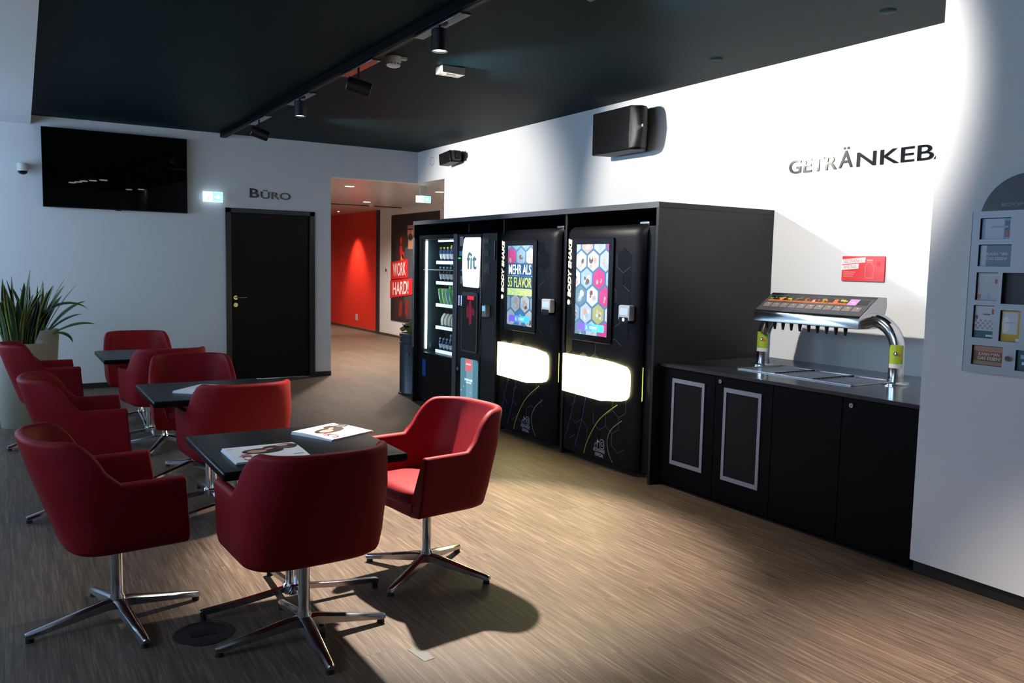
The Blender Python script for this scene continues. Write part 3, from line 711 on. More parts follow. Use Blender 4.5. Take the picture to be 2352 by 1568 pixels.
cG = mat('can_green', (.12, .55, .12), .3); cLG = mat('can_lime', (.45, .75, .25), .3); cAq = mat('can_aqua', (.35, .7, .6), .3); cCr = mat('wrapper_cream', (.75, .74, .58), .4)
rows = [('drink_bottle', lambda: bottle('drink_bottle', (cB, cY, cW), .15, .026), 'dark blue bottle on the top shelf of the glass-front machine', 'bottles on the top machine shelf'),
        ('drink_bottle', lambda: bottle('drink_bottle', (cBl, cLB, cW), .16, .026), 'dark bottle on the second shelf of the glass-front machine', 'bottles on the second machine shelf'),
        ('drink_can', lambda: can('drink_can', (cG, cW), .165, .027), 'green can on the middle shelf of the glass-front machine', 'cans on the middle machine shelf'),
        ('snack_pack', lambda: pack('snack_pack', (cCr,)), 'cream snack pack on the fourth shelf of the glass-front machine', 'snack packs on the fourth machine shelf'),
        ('drink_bottle', lambda: bottle('drink_bottle', (cB, cW, cW), .13, .025), 'blue bottle with white label on the lowest shelf of the glass-front machine', 'bottles on the lowest machine shelf')]
for (nm, mk, lab, grp), z in zip(rows, SH):
    proto = mk(); first = True
    for c_ in range(8):
        for r_ in range(2):
            if c_ in (1, 4, 6) and r_ == 1 and nm == 'drink_bottle' and z > 1.4: continue
            loc = (4.045 + r_ * .13, 8.015 - c_ * .08, z + .009 + r_ * .026 + (.003 if nm != 'snack_pack' else .008))
            if first: o = proto; o.location = loc; o['label'] = lab; o['group'] = grp; first = False
            else: o = dup(proto, loc, 0)
            o.rotation_euler = (0, R(-11 if nm != 'snack_pack' else 14), 0)
            if nm == 'drink_can':
                k = kids(o)
                for q in k:
                    if q.name.startswith('can_body') and c_ % 3:
                        q.data = q.data.copy(); q.data.materials[0] = (cG, cLG, cAq)[c_ % 3]

# ------------------------------------------------------------------ combination machine with lit fit panel
t = thing('snack_machine', (4.3, 6.95, 0), 'narrow black machine with a lit white panel reading fit', 'vending machine')
MB().box(DX + .04, 4.75, 6.53, 7.31, .03, 1.79).build('machine_body', mach_dk, t, bevel=.004)
MB().box(DX, DX + .045, 6.86 - .02, 7.305, .04, 1.795).build('door', gloss, t, bevel=.006)
MB().box(DX + .005, DX + .045, 6.56, 6.835, .04, 1.795).build('service_column', mat('service_grey', (.014, .014, .016), .35), t, bevel=.004)
F = RW(DX - .0005)
litw = mat('lit_white_panel', (.95, .97, 1), .3, emit=1.5, ecol=(.93, .97, 1))
m = MB(); m.prism(F, [(-7.175, 1.30), (-7.165, 1.288), (-6.885, 1.281), (-6.868, 1.295), (-6.845, 1.74), (-6.858, 1.757), (-7.14, 1.76), (-7.165, 1.745), (-7.195, 1.62), (-7.195, 1.45)], 0, .012)
lp = m.build('lit_panel', litw, t, bevel=.003)
m = MB(); text(m, F, 'fit', -7.10, -6.905, 1.455, 1.62, .0126, 0, off=.02); text(m, F, 'lsifit', -7.08, -6.91, 1.625, 1.66, .0126, 1)
text(m, F, 'ERNÄHRUNG   UNSER', -7.165, -6.87, 1.398, 1.418, .0126, 2)
m.f = m.f; m.build('panel_wording', [mat('lit_teal_text', (.10, .22, .26), .4, emit=.35, ecol=(.2, .45, .5)), mat('lit_red_text', (.9, .5, .5), .4, emit=.8, ecol=(1, .6, .6)), mat('lit_grey_text', (.6, .65, .8), .4, emit=.6, ecol=(.6, .65, .8))], lp, flat=True)
m = MB(); P = rrect(-7.20, -6.885, .655, 1.235, .03); m.prism(F, P, 0, .012)
fr_ = m.build('window_frame', mat('frame_grey', (.10, .10, .105), .35), t, bevel=.003)
m = MB(); m.prism(F, rrect(-7.185, -6.90, .67, 1.20, .02), .012, .0135); m.build('window_glass', gloss, fr_)
m = MB(); m.rect(F, -7.075, -6.945, 1.165, 1.20, .0135, .0145, 0)
for P in ([(-7.09, 1.08), (-7.06, 1.13), (-7.05, 1.0), (-7.075, .98)], [(-7.04, 1.15), (-7.0, 1.16), (-6.98, 1.05), (-6.99, .93), (-7.03, .92), (-7.05, 1.02)], [(-6.97, 1.10), (-6.93, 1.06), (-6.94, 1.01), (-6.97, 1.03)]):
    m.prism(F, P, .0135, .0143, 1)
m.build('window_print', [mat('lit_red', (.7, .02, .05), .3, emit=.9, ecol=(.75, .02, .06)), mat('lit_dark_red', (.2, .01, .03), .3, emit=.35, ecol=(.35, .01, .05))], fr_)
m = MB(); m.prism(F, rrect(-7.205, -6.862, .07, .59, .03), 0, .010)
lt = mat('lit_teal_panel', (.10, .22, .27), .3, emit=.55, ecol=(.14, .34, .42)); lo = m.build('lower_panel', lt, t, bevel=.003)
m = MB(); m.rect(F, -7.08, -6.95, .08, .58, .0102, .0106, 1); m.rect(F, -7.10, -6.975, .47, .588, .0106, .0114, 0); m.rect(F, -7.085, -6.99, .53, .545, .0114, .0118, 3)
text(m, F, 'FRESHES', -7.11, -6.955, .375, .395, .0112, 2, off=.03); text(m, F, 'WATER', -7.085, -6.975, .352, .367, .0112, 2, off=.03)
for a, b in ((-7.13, .31), (-7.18, .27), (-6.99, .27), (-7.03, .16), (-7.1, .2), (-6.93, .14)): m.poly(F, ell(a, b, .004, .006, 6), .0112, 2)
m.build('panel_print', [mat('lit_coral', (.8, .2, .2), .3, emit=.7, ecol=(.85, .18, .2)), mat('lit_pale_teal', (.2, .4, .45), .3, emit=.55, ecol=(.25, .5, .56)), scr_white, mat('lit_peach', (1, .6, .5), .3, emit=1, ecol=(1, .55, .45))], lo)
m = MB()
for a in (-7.272, -7.222):
    for k in range(7): m.prism(F, ell(a, 1.105 + k * .0145, .004, .004, 8), 0, .003)
m.build('blue_lights', mat('led_blue', (.3, .4, 1), .3, emit=9, ecol=(.25, .35, 1)), t)
m = MB(); m.prism(F, rrect(-7.26, -7.20, 1.68, 1.77, .006), 0, .004, 0); m.build('sticker', mat('sticker_grey', (.45, .46, .5), .5), t)
m = MB()
for k in range(5): m.rect(F, -7.25, -7.212, 1.69 + k * .015, 1.696 + k * .015, .004, .0045)
m.build('sticker_lines', greyp, t)
m = MB(); m.rect(F, -7.265, -7.225, 1.59, 1.63, 0, .006, 0); m.rect(F, -7.265, -7.225, 1.585, 1.59, 0, .007, 1); m.rect(F, -7.24, -7.20, 1.435, 1.45, 0, .005, 0); m.build('card_reader', [mat('lit_blue', (.02, .12, .3), .3, emit=.5, ecol=(.03, .2, .45)), grey_l], t)
m = MB(); m.rect(F, -7.285, -7.25, 1.555, 1.568, 0, .008); m.build('green_light', mat('led_green', (0, .6, .2), .3, emit=1.6, ecol=(0, .7, .2)), t)
m = MB(); m.rect(F, -7.24, -7.21, 1.31, 1.39, 0, .006); m.build('coin_slot', alu, t, bevel=.002)
MB().cyl((DX, 7.26, .47), (DX - .015, 7.26, .47), .02).build('lock', alu, t, smooth=40)
F3 = RW(DX + .0045)
for q_ in ((-6.80, -6.70, 1.70, 1.745), (-6.81, -6.68, 1.42, 1.52), (-6.79, -6.70, 1.58, 1.64)):
    m = MB(); m.rect(F3, *q_, 0, .003); m.build('service_label', mat('label_dark_grey', (.05, .05, .055), .4), t)
m = MB(); text(m, F3, 'A B C', -6.785, -6.715, 1.712, 1.732, .0035, off=.01); m.line(F3, [(-6.765, 1.44), (-6.735, 1.47), (-6.755, 1.49), (-6.735, 1.505)], .008, .0035); m.build('service_marks', mat('label_mid_grey', (.2, .2, .2), .4), t, flat=True)
m = MB(); m.prism(F3, rrect(-6.735, -6.665, 1.02, 1.13, .01), 0, .05); rd = m.build('card_terminal', mat('terminal_grey', (.30, .33, .36), .3), t, bevel=.005)
m = MB(); m.rect(F3, -6.725, -6.675, 1.075, 1.12, .05, .0515); m.build('terminal_display', mat('terminal_display', (.2, .6, .75), .2, emit=.7, ecol=(.25, .65, .8)), rd)
MB().box(DX - .01, DX + .005, 6.575, 6.585, 1.55, 1.72).build('door_handle', alu, t)
MB().box(DX + .003, DX + .006, 6.58, 6.80, .62, .99).build('service_flap', mat('flap_grey', (.03, .03, .034), .4), t)

# ------------------------------------------------------------------ counter
t = thing('counter_cabinet', (4.4, 3.38, 0), 'black counter cabinet with two framed vent doors', 'cabinet')
FX = 3.872
m = MB(); m.box(FX + .02, XR - .002, 2.419, 4.316, .05, .83); m.box(FX + .05, XR - .01, 2.42, 4.31, 0, .05); m.build('carcass', cnt_black, t)
DY = [(4.314, 3.805), (3.801, 3.337), (3.333, 2.862), (2.858, 2.42)]
for i, (b, a) in enumerate(DY):
    d = MB().box(FX, FX + .019, a, b, .03, .826).build('door', cnt_black, t, bevel=.0015)
    if i < 2:
        y1, y0 = ((4.195, 3.891), (3.721, 3.417))[i]
        F = RW(FX); m = MB(); w = .022
        for r_ in ((-y1, -y0, .735, .762), (-y1, -y0, .173, .20), (-y1, -y1 + w, .2, .735), (-y0 - w, -y0, .2, .735)): m.rect(F, *r_, 0, .008)
        fr_ = m.build('vent_frame', mat('vent_frame_alu', (.24, .24, .30), .5, .2), d)
        m = MB(); m.rect(F, -y1 + w, -y0 - w, .2, .735, 0, .002); m.build('vent_mesh', mat('vent_mesh', (.010, .0095, .011), .6, spec=.1), fr_)
for y, z in ((3.755, .796), (2.80, .79)):
    m = MB(); m.cyl((FX, y, z), (FX - .010, y, z), .013); lk = m.build('keyhole_lock', steel, t, smooth=40)
    MB().box(FX - .0108, FX - .0098, y - .0015, y + .0015, z - .006, z + .006).build('key_slot', rubber, lk)
t = thing('worktop', (4.4, 3.38, .83), 'grey polished worktop on the black counter cabinet', 'worktop')
MB().box(FX - .012, XR - .001, 2.418, 4.317, .83, .852).build('worktop_slab', mat('worktop_steel', (.075, .08, .09), .16, .5), t, bevel=.002)
# drip tray
t = thing('drip_tray', (4.35, 3.45, .852), 'chrome-framed drip tray set in the worktop under the tap tower', 'drip tray')
zt = .852; x0, x1, y0, y1 = 4.12, 4.55, 2.985, 3.86
m = MB(); m.box(x0, x1, y0, y1, zt, zt + .002); m.build('tray_base', mat('tray_dark', (.03, .032, .035), .2, .5), t)
m = MB()
for a in ((x0, x0 + .012, y0, y1), (x1 - .012, x1, y0, y1), (x0, x1, y0, y0 + .012), (x0, x1, y1 - .012, y1)): m.box(*a, zt, zt + .007)
m.build('tray_rim', mat('tray_steel', (.40, .40, .42), .3, 1), t, bevel=.002)
m = MB()
for k in range(1, 9): m.box(x0 + k * .04, x0 + k * .04 + .005, y0 + .01, y1 - .01, zt + .003, zt + .006)
m.build('tray_grid', mat('tray_wire', (.22, .22, .24), .4, 1), t)
for k in (1, 2):
    m = MB(); m.box(x0 + .03, x1 - .02, y0 + (y1 - y0) * k / 3 - .004, y0 + (y1 - y0) * k / 3 + .004, zt + .002, zt + .009)
    m.build('tray_divider', plastic, t)
# tap tower
t = thing('drinks_tap_tower', (4.45, 3.44, .852), 'chrome arched drinks tower with ten black nozzles on the worktop', 'drinks dispenser')
ax = 4.45; yl, yr = 3.94, 2.94
def pipe(yf, sgn):
    P = [(ax, yf, .853), (ax, yf, 1.03)]
    for k in range(0, 13):
        a = PI / 2 * k / 12; P.append((ax, yf + sgn * (.17 - .17 * math.cos(a)), 1.05 + .17 * math.sin(a)))
    P.append((ax, yf + sgn * .26, 1.22)); return P
for yf, sg in ((yl, -1), (yr, 1)):
    p = MB().tube(pipe(yf, sg), .043, 28).build('arch_pipe', chrome, t, smooth=50)
    MB().lathe((ax, yf, .853), [(.078, 0), (.078, .008), (.07, .014), (.046, .016), (.046, .03)], 36).build('base_flange', chrome, p, smooth=40)
    m = MB(); n = 12; a0, a1 = R(150), R(262); cc = []
    for zz, mi in ((.950, 0), (.975, 0), (.976, 1), (1.005, 1), (1.04, 1), (1.085, 1)):
        cc.append([(ax + .0442 * math.cos(a0 + (a1 - a0) * i / n), yf + .0442 * math.sin(a0 + (a1 - a0) * i / n), zz) for i in range(n + 1)])
    for i, mi in ((0, 0), (2, 1), (3, 1), (4, 1)):
        m.add(cc[i] + cc[i + 1], [(j, j + 1, n + 2 + j, n + 1 + j) for j in range(n)], mi)
    st = m.build('green_sticker', [mat('sticker_white', (.42, .44, .42), .4), mat('sticker_green', (.22, .30, .015), .4)], p, smooth=60, flat=True)
    m = MB()
    for aa, zz, r_, mi in ((205, 1.035, .012, 0), (200, 1.036, .006, 1), (228, 1.028, .007, 2)):
        c = Vector((ax + .0445 * math.cos(R(aa)), yf + .0445 * math.sin(R(aa)), zz)); nn = Vector((math.cos(R(aa)), math.sin(R(aa)), 0))
        m.lathe(c, [(r_, 0), (r_, .0006 + mi * .0003), (0, .0006 + mi * .0003)], 14, mi, nn)
    m.build('sticker_emblem', [mat('emblem_dark', (.03, .06, .05), .4), cW, mat('emblem_red', (.5, .05, .04), .4)], p)
# head: profile in x (toward the wall) and z, drawn along y
HY0, HY1 = 3.095, 3.90
F = Frame((0, 0, 0), (1, 0, 0), (0, 0, 1))   # n = -y
prof = [(4.30, 1.165), (4.30, 1.228), (4.312, 1.24), (4.475, 1.352), (4.555, 1.352), (4.56, 1.30), (4.53, 1.20), (4.47, 1.165)]
m = MB(); m.prism(F, prof, -HY1, -HY0); hd = m.build('dispenser_head', mat('head_steel', (.66, .65, .64), .14, 1), t, bevel=.004)
e = Vector((4.475 - 4.312, 0, 1.352 - 1.24)); Ft = Frame((4.312, 0, 1.24), (0, -1, 0), e); Lh = e.length
m = MB(); m.rect(Ft, -HY1 + .004, -HY0 - .004, .002, Lh - .002, 0, .004, 0)
pn = m.build('button_panel', mat('panel_grey', (.06, .06, .068), .25), hd, bevel=.001)
fr_cols = [(.05, .18, .02), (.6, .25, .05), (.65, .5, .03), (.15, .08, .03), (.45, .04, .02), (.6, .10, .04), (.5, .18, .04), (.65, .15, .05), (.7, .4, .05)]
m = MB(); mm = [mat('panel_black', (.006, .006, .008), .2), mat('print_orange', (.65, .13, .02), .3), mat('print_pink', (.55, .25, .55), .3), mat('button_grey', (.16, .155, .16), .35), mat('button_yellow', (.6, .6, .05), .3), cW, mat('print_button_red', (.5, .08, .03), .3)]
mm += [mat('fruit_print_%d' % i, c, .3) for i, c in enumerate(fr_cols)] + [mat('leaf_green_print', (.15, .35, .03), .3)]
n0 = len(mm) - 1; rr = random.Random(4)
m.rect(Ft, -HY1 + .006, -HY0 - .006, Lh * .86, Lh - .004, .004, .0045, 0)
pw = (HY1 - HY0 - .06) / 11
for i in range(11):
    a = -HY1 + .03 + i * pw; b0_, b1_ = Lh * .52, Lh * .82
    if i < 9:
        m.rect(Ft, a, a + pw - .003, b0_, b1_, .004, .0046, 0); m.rect(Ft, a, a + pw - .003, b0_, b0_ + .014, .0046, .005, 1)
        for k in range(5):
            cx, cy = a + rr.uniform(.012, pw - .016), b0_ + rr.uniform(.02, .045)
            m.prism(Ft, ell(cx, cy, rr.uniform(.007, .014), rr.uniform(.006, .010), 9), .0046, .0049 + k * .0001, 7 + i if k != 1 else (n0 if rr.random() < .7 else 5))
    elif i == 9: m.rect(Ft, a, a + pw - .003, b0_, b1_, .004, .0046, 2); m.rect(Ft, a + .02, a + pw - .02, b0_ + .02, b0_ + .028, .0046, .005, 5)
    else: m.rect(Ft, a, a + pw + .004, b0_ + .004, b1_, .004, .0046, 0)
m.build('flavour_pictures', mm, hd)
for i in range(11):
    a = -HY1 + .03 + i * pw; m = MB(); m.rect(Ft, a + .003, a + pw - .006, Lh * .20, Lh * .42, .004, .0065, 0)
    bt = m.build('button', [mm[3]], hd, bevel=.001)
    m = MB(); m.prism(Ft, ell(a + pw / 2, Lh * .36, .006, .005, 9), .0066, .0072, 1); m.rect(Ft, a + .025, a + pw - .028, Lh * .25, Lh * .29, .0066, .007, 0)
    m.build('button_print', [mm[6], mm[4]], bt)
m = MB(); m.rect(Ft, -3.60, -3.51, .004, .012, .004, .0046); m.build('logo_plate', steel, hd)
for i in range(10):
    y = 3.825 - i * .0675
    m = MB(); m.lathe((4.345, y, 1.168), [(.0125, 0), (.0125, .012), (.007, .05), (.005, .05)], 14, 0, (0, 0, -1)); m.build('nozzle', plastic, t, smooth=40)

# red notice on the wall
F = RW(XR); t = thing('wall_notice', (XR, 3.535, 1.44), 'red notice reading GETRÄNKE ANLAGE on the white wall', 'sign')
m = MB(); m.rect(F, -3.697, -3.375, 1.443, 1.609, .006, .014); pb = m.build('notice_board', mat('notice_red', (.78, .06, .06), .25), t)
for a, b in ((-3.68, 1.5), (-3.39, 1.5)): MB().cyl(F.p(a, b + .03, 0), F.p(a, b + .03, .006), .006).build('standoff', steel, t)
m = MB(); k = .0145
m.prism(F, [(-3.703, 1.553), (-3.52, 1.568), (-3.517, 1.602), (-3.703, 1.588)], .014, .0146, 0); m.prism(F, [(-3.703, 1.515), (-3.568, 1.526), (-3.566, 1.56), (-3.703, 1.548)], .0146, .0152, 0)
text(m, F, 'GETRÄNKE', -3.682, -3.54, 1.563, 1.593, .0156, 1, off=.0, skew=.008); text(m, F, 'ANLAGE', -3.682, -3.585, 1.525, 1.546, .0158, 1, skew=.006)
for k_, (a0, a1) in enumerate(((-3.682, -3.59), (-3.682, -3.60), (-3.682, -3.61))): m.rect(F, a0, a1, 1.50 - k_ * .014, 1.505 - k_ * .014, .014, .0146, 2)
P = [(-3.515, 1.465), (-3.455, 1.465), (-3.452, 1.52), (-3.452, 1.54), (-3.468, 1.56), (-3.468, 1.568), (-3.502, 1.568), (-3.502, 1.56), (-3.518, 1.54), (-3.515, 1.465)]
m.line(F, P, .004, .0148, 2); m.line(F, [(-3.505, 1.582), (-3.465, 1.582)], .012, .0148, 2); m.rect(F, -3.43, -3.405, 1.545, 1.57, .014, .0146, 3)
m.build('notice_print', [cW, mat('notice_text_rose', (.7, .25, .28), .4), mat('notice_pink', (.9, .3, .28), .4), mat('notice_bright_red', (.85, .02, .02), .4)], pb, flat=True)

# ------------------------------------------------------------------ poster
F = RW(XC); t = thing('poster', (XC, 14.7, .35), 'large dark poster reading WORK HARD! beside the red corridor wall', 'poster')
m = MB(); m.rect(F, -15.80, -13.62, .34, 2.462, 0, .012); pb = m.build('poster_panel', mat('poster_dark', (.016, .015, .018), .5), t)
PM = [mat('poster_brown_black', (.04, .018, .014), .5), mat('poster_skin', (.42, .19, .12), .5), mat('poster_hair', (.02, .012, .01), .5), mat('poster_shirt', (.055, .055, .07), .5), mat('poster_red', (.55, .02, .015), .5), mat('poster_red_dim', (.22, .02, .02), .5), mat('poster_orange', (.75, .18, .05), .5), cW, mat('poster_grey', (.1, .09, .10), .5)]
m = MB(); d = .0122
m.poly(F, [(-15.6, .4), (-14.7, .4), (-14.7, 1.2), (-15.6, 1.2)], d, 0); m.poly(F, ell(-15.3, 1.7, .28, .45, 18), d, 0)
m.poly(F, [(-15.05, .42), (-14.1, .42), (-14.0, 1.4), (-14.3, 1.78), (-14.74, 1.88), (-15.1, 1.80), (-15.3, 1.45)], d + .001, 3)   # torso
m.poly(F, [(-14.98, 1.78), (-14.74, 1.78), (-14.76, 1.98), (-14.96, 1.98)], d + .002, 1)
m.poly(F, ell(-14.86, 2.14, .145, .21, 20), d + .003, 1); m.poly(F, ell(-14.86, 2.24, .155, .125, 20, 0, 0, PI), d + .004, 2); m.poly(F, ell(-14.86, 2.01, .10, .07, 16), d + .0035, 2)
m.line(F, [(-14.97, 2.16), (-14.75, 2.16)], .025, d + .005, 2); m.poly(F, ell(-14.86, 2.04, .04, .014, 10), d + .005, 5); m.line(F, [(-14.86, 2.16), (-14.84, 2.09)], .016, d + .005, 0)
m.poly(F, [(-15.15, 1.5), (-15.0, 1.35), (-15.35, 1.22), (-15.5, 1.35)], d + .002, 1); m.poly(F, ell(-15.25, 1.58, .07, .10, 12), d + .003, 6)
for a, b, s_ in ((-15.3, 1.95, .05), (-15.3, 1.75, .07), (-15.2, 1.66, .05), (-15.42, 1.48, .05), (-15.1, 1.42, .06)): m.poly(F, ell(a, b, s_, s_ * 1.6, 9), d + .003, 4)
m.poly(F, [(-15.4, .45), (-15.25, .45), (-15.2, .75), (-15.35, .75)], d + .002, 5); m.poly(F, [(-15.1, .5), (-14.95, .45), (-14.9, .8), (-15.05, .8)], d + .002, 5)
m.poly(F, [(-14.95, 1.0), (-14.75, .95), (-14.7, 1.1), (-14.9, 1.2)], d + .003, 8)
m.build('poster_picture', PM, pb, flat=True)
m = MB(); m.prism(F, [(-15.80, 1.17), (-14.97, 1.225), (-14.98, 1.59), (-15.80, 1.515)], .012, .02, 0); m.prism(F, [(-15.82, .79), (-14.74, .90), (-14.75, 1.215), (-15.82, 1.15)], .012, .021, 0)
text(m, F, 'WORK', -15.68, -15.06, 1.225, 1.49, .0212, 1, off=.01, skew=.045); text(m, F, 'HARD!', -15.68, -14.92, .85, 1.11, .0222, 1, off=.02, skew=.06)
m.build('poster_slogan', [mat('slogan_red', (.62, .02, .02), .5), cW], pb, flat=True)
t = thing('wall_socket', (XC, 17.73, .26), 'white double socket low on the red wall', 'socket')
m = MB(); m.rect(F, -17.79, -17.67, .20, .345, 0, .012); m.build('socket_plate', white_pl, t, bevel=.003)
m = MB(); m.prism(F, ell(-17.73, .31, .035, .028, 14), .012, .014); m.prism(F, ell(-17.73, .235, .035, .028, 14), .012, .014); m.build('socket_wells', mat('socket_grey', (.35, .3, .28), .5), t)
m = MB(); m.prism(F, ell(-16.056, 1.355, .03, .03, 14), 0, .02); m.build('wall_button', steel, None, label='tiny metal button on the white corridor wall left of the poster', category='button')

# ------------------------------------------------------------------ bin beside the machines
t = thing('waste_bin', (4.06, 8.72, 0), 'dark grey cylindrical waste bin at the left end of the machines', 'bin')
bc = (4.07, 8.74); binm = mat('bin_metal', (.045, .052, .065), .32, .3)
MB().lathe((*bc, 0), [(.19, 0), (.19, .02), (.185, .03), (.185, .58), (.19, .585), (.19, .595), (.185, .6), (.185, .66), (.19, .665), (.19, .70), (.17, .705), (.165, .66), (0, .66)], 40).build('bin_body', binm, t, smooth=40)
for z in (.60, .665): MB().lathe((*bc, z), [(.190, 0), (.193, .003), (.190, .006)], 40).build('metal_band', alu, t, smooth=50)
MB().lathe((*bc, 0), [(.197, 0), (.197, .018), (.19, .02)], 40).build('base_ring', rubber, t, smooth=40)
MB().cyl((bc[0] - .15, bc[1] - .115, .47), (bc[0] - .155, bc[1] - .12, .47), .012).build('red_dot', mat('dot_red', (.4, .08, .08), .5), t)
t = thing('crumpled_packaging', (4.06, 8.72, .70), 'crumpled dark and silver packaging lying on top of the waste bin', 'rubbish')
rr = random.Random(9); m = MB()
for k in range(9):
    c = Vector((bc[0] + rr.uniform(-.13, .08), bc[1] + rr.uniform(-.1, .08), .735 + rr.uniform(-.03, .06))); d1 = Vector((rr.uniform(-1, 1), rr.uniform(-1, 1), rr.uniform(-.5, .5))).normalized() * rr.uniform(.06, .11); d2 = d1.orthogonal().normalized() * rr.uniform(.02, .045)
    m.add([c - d1 - d2, c + d1 - d2 * .3, c + d1 * .9 + d2, c - d1 * .8 + d2 * 1.2, c + Vector((0, 0, .025))], [(0, 1, 4), (1, 2, 4), (2, 3, 4), (3, 0, 4), (3, 2, 1, 0)], k % 3)
m.build('foil', [mat('foil_dark', (.02, .022, .025), .3), mat('foil_silver', (.5, .52, .5), .3, .6), mat('foil_olive', (.10, .11, .02), .4)], t)

# ------------------------------------------------------------------ brochure rack on the pillar wall
RX = 3.83; F = RW(RX)
t = thing('postcard_rack', (3.85, 1.955, 1.05), 'grey metal postcard rack on the wall at the right edge', 'rack')
rackm = mat('rack_grey', (.42, .45, .49), .4, .15); rackd = mat('rack_inside', (.06, .065, .075), .6)
m = MB(); ya, yb_ = 2.193, 1.715
m.rect(F, -ya + .001, -yb_ - .001, 1.054, 1.786, -.039, -.03); m.build('rack_back', rackd, t); m = MB()
slots = []
def S2(a, b, c, d_, tag): slots.append((a, b, c, d_, tag))
S2(2.156, 2.020, 1.662, 1.758, 'sky'); S2(2.156, 2.010, 1.540, 1.638, 'blue'); S2(2.157, 2.060, 1.385, 1.512, 'white'); S2(2.160, 2.066, 1.213, 1.362, 'check'); S2(2.155, 2.015, 1.088, 1.178, 'essen')
S2(1.94, 1.80, 1.662, 1.758, 'empty'); S2(1.935, 1.80, 1.540, 1.638, 'orange'); S2(2.040, 1.80, 1.373, 1.512, 'empty'); S2(2.038, 1.950, 1.205, 1.345, 'yellow'); S2(1.925, 1.80, 1.205, 1.345, 'empty'); S2(1.958, 1.82, 1.080, 1.172, 'teal')
slots.remove((1.94, 1.80, 1.662, 1.758, 'empty'))
# front sheet with the openings cut out: cells on a grid
ysx = sorted({-ya, -yb_} | {-s_[0] for s_ in slots} | {-s_[1] for s_ in slots}); zs = sorted({1.053, 1.787} | {s_[2] for s_ in slots} | {s_[3] for s_ in slots})
for i in range(len(ysx) - 1):
    for j in range(len(zs) - 1):
        cy, cz = (ysx[i] + ysx[i + 1]) / 2, (zs[j] + zs[j + 1]) / 2
        if any(-s_[0] < cy < -s_[1] and s_[2] < cz < s_[3] for s_ in slots): continue
        m.poly(F, [(ysx[i], zs[j]), (ysx[i + 1], zs[j]), (ysx[i + 1], zs[j + 1]), (ysx[i], zs[j + 1])], 0)
m.rect(F, -ya - .002, -ya, 1.053, 1.787, -.04, .002); m.rect(F, -yb_, -yb_ + .002, 1.053, 1.787, -.04, .002); m.rect(F, -ya, -yb_, 1.051, 1.053, -.04, .002); m.rect(F, -ya, -yb_, 1.787, 1.789, -.04, .002)
m.build('rack_case', rackm, t)
m = MB()
for s_ in slots:
    a0, a1, b0, b1 = -s_[0], -s_[1], s_[2], s_[3]
    for q in ((a0, a1, b0 - .002, b0), (a0, a1, b1, b1 + .002), (a0 - .002, a0, b0, b1), (a1, a1 + .002, b0, b1)): m.rect(F, *q, -.03, -.001)
m.build('pocket_frames', rackd, t)
MB().cyl(F.p(-1.986, 1.131, 0), F.p(-1.986, 1.131, .012), .012).build('cam_lock', chrome, t, smooth=40)
sg = MB(); sg.prism(F, ell(-1.955, 1.745, .205, .205, 40, 0, R(12), R(168)), -.012, .0)
hd = sg.build('header_sign', mat('sign_black_violet', (.010, .004, .010), .3), t)
m = MB(); text(m, F, 'BOOMERANG', -2.068, -1.842, 1.808, 1.822, .0005, shear=.1); m.build('sign_wording', mat('sign_text_grey', (.28, .27, .32), .4), hd, flat=True)
CM = {'sky': (.28, .40, .55), 'blue': (.12, .20, .28), 'white': (.52, .54, .60), 'check': (.60, .62, .65), 'essen': (.25, .08, .03), 'orange': (.55, .20, .04), 'yellow': (.65, .38, .02), 'teal': (.02, .10, .14)}
CL = {'sky': 'pale blue postcard in the top left pocket of the rack', 'blue': 'blue-grey postcard reading KANN MAN in the second left pocket of the rack', 'white': 'pale upright postcard in the third left pocket of the rack',
      'check': 'chequered postcard with a teal foot in the fourth left pocket of the rack', 'essen': 'brown postcard reading KANN MAN DAS ESSEN? at the bottom of the rack', 'orange': 'orange postcard at the right edge of the rack',
      'yellow': 'yellow postcard with a white sheet beside the chequered postcard', 'teal': 'dark teal postcard right of the rack lock'}
def mm_(n, c): return mat('card_' + n, c, .3)
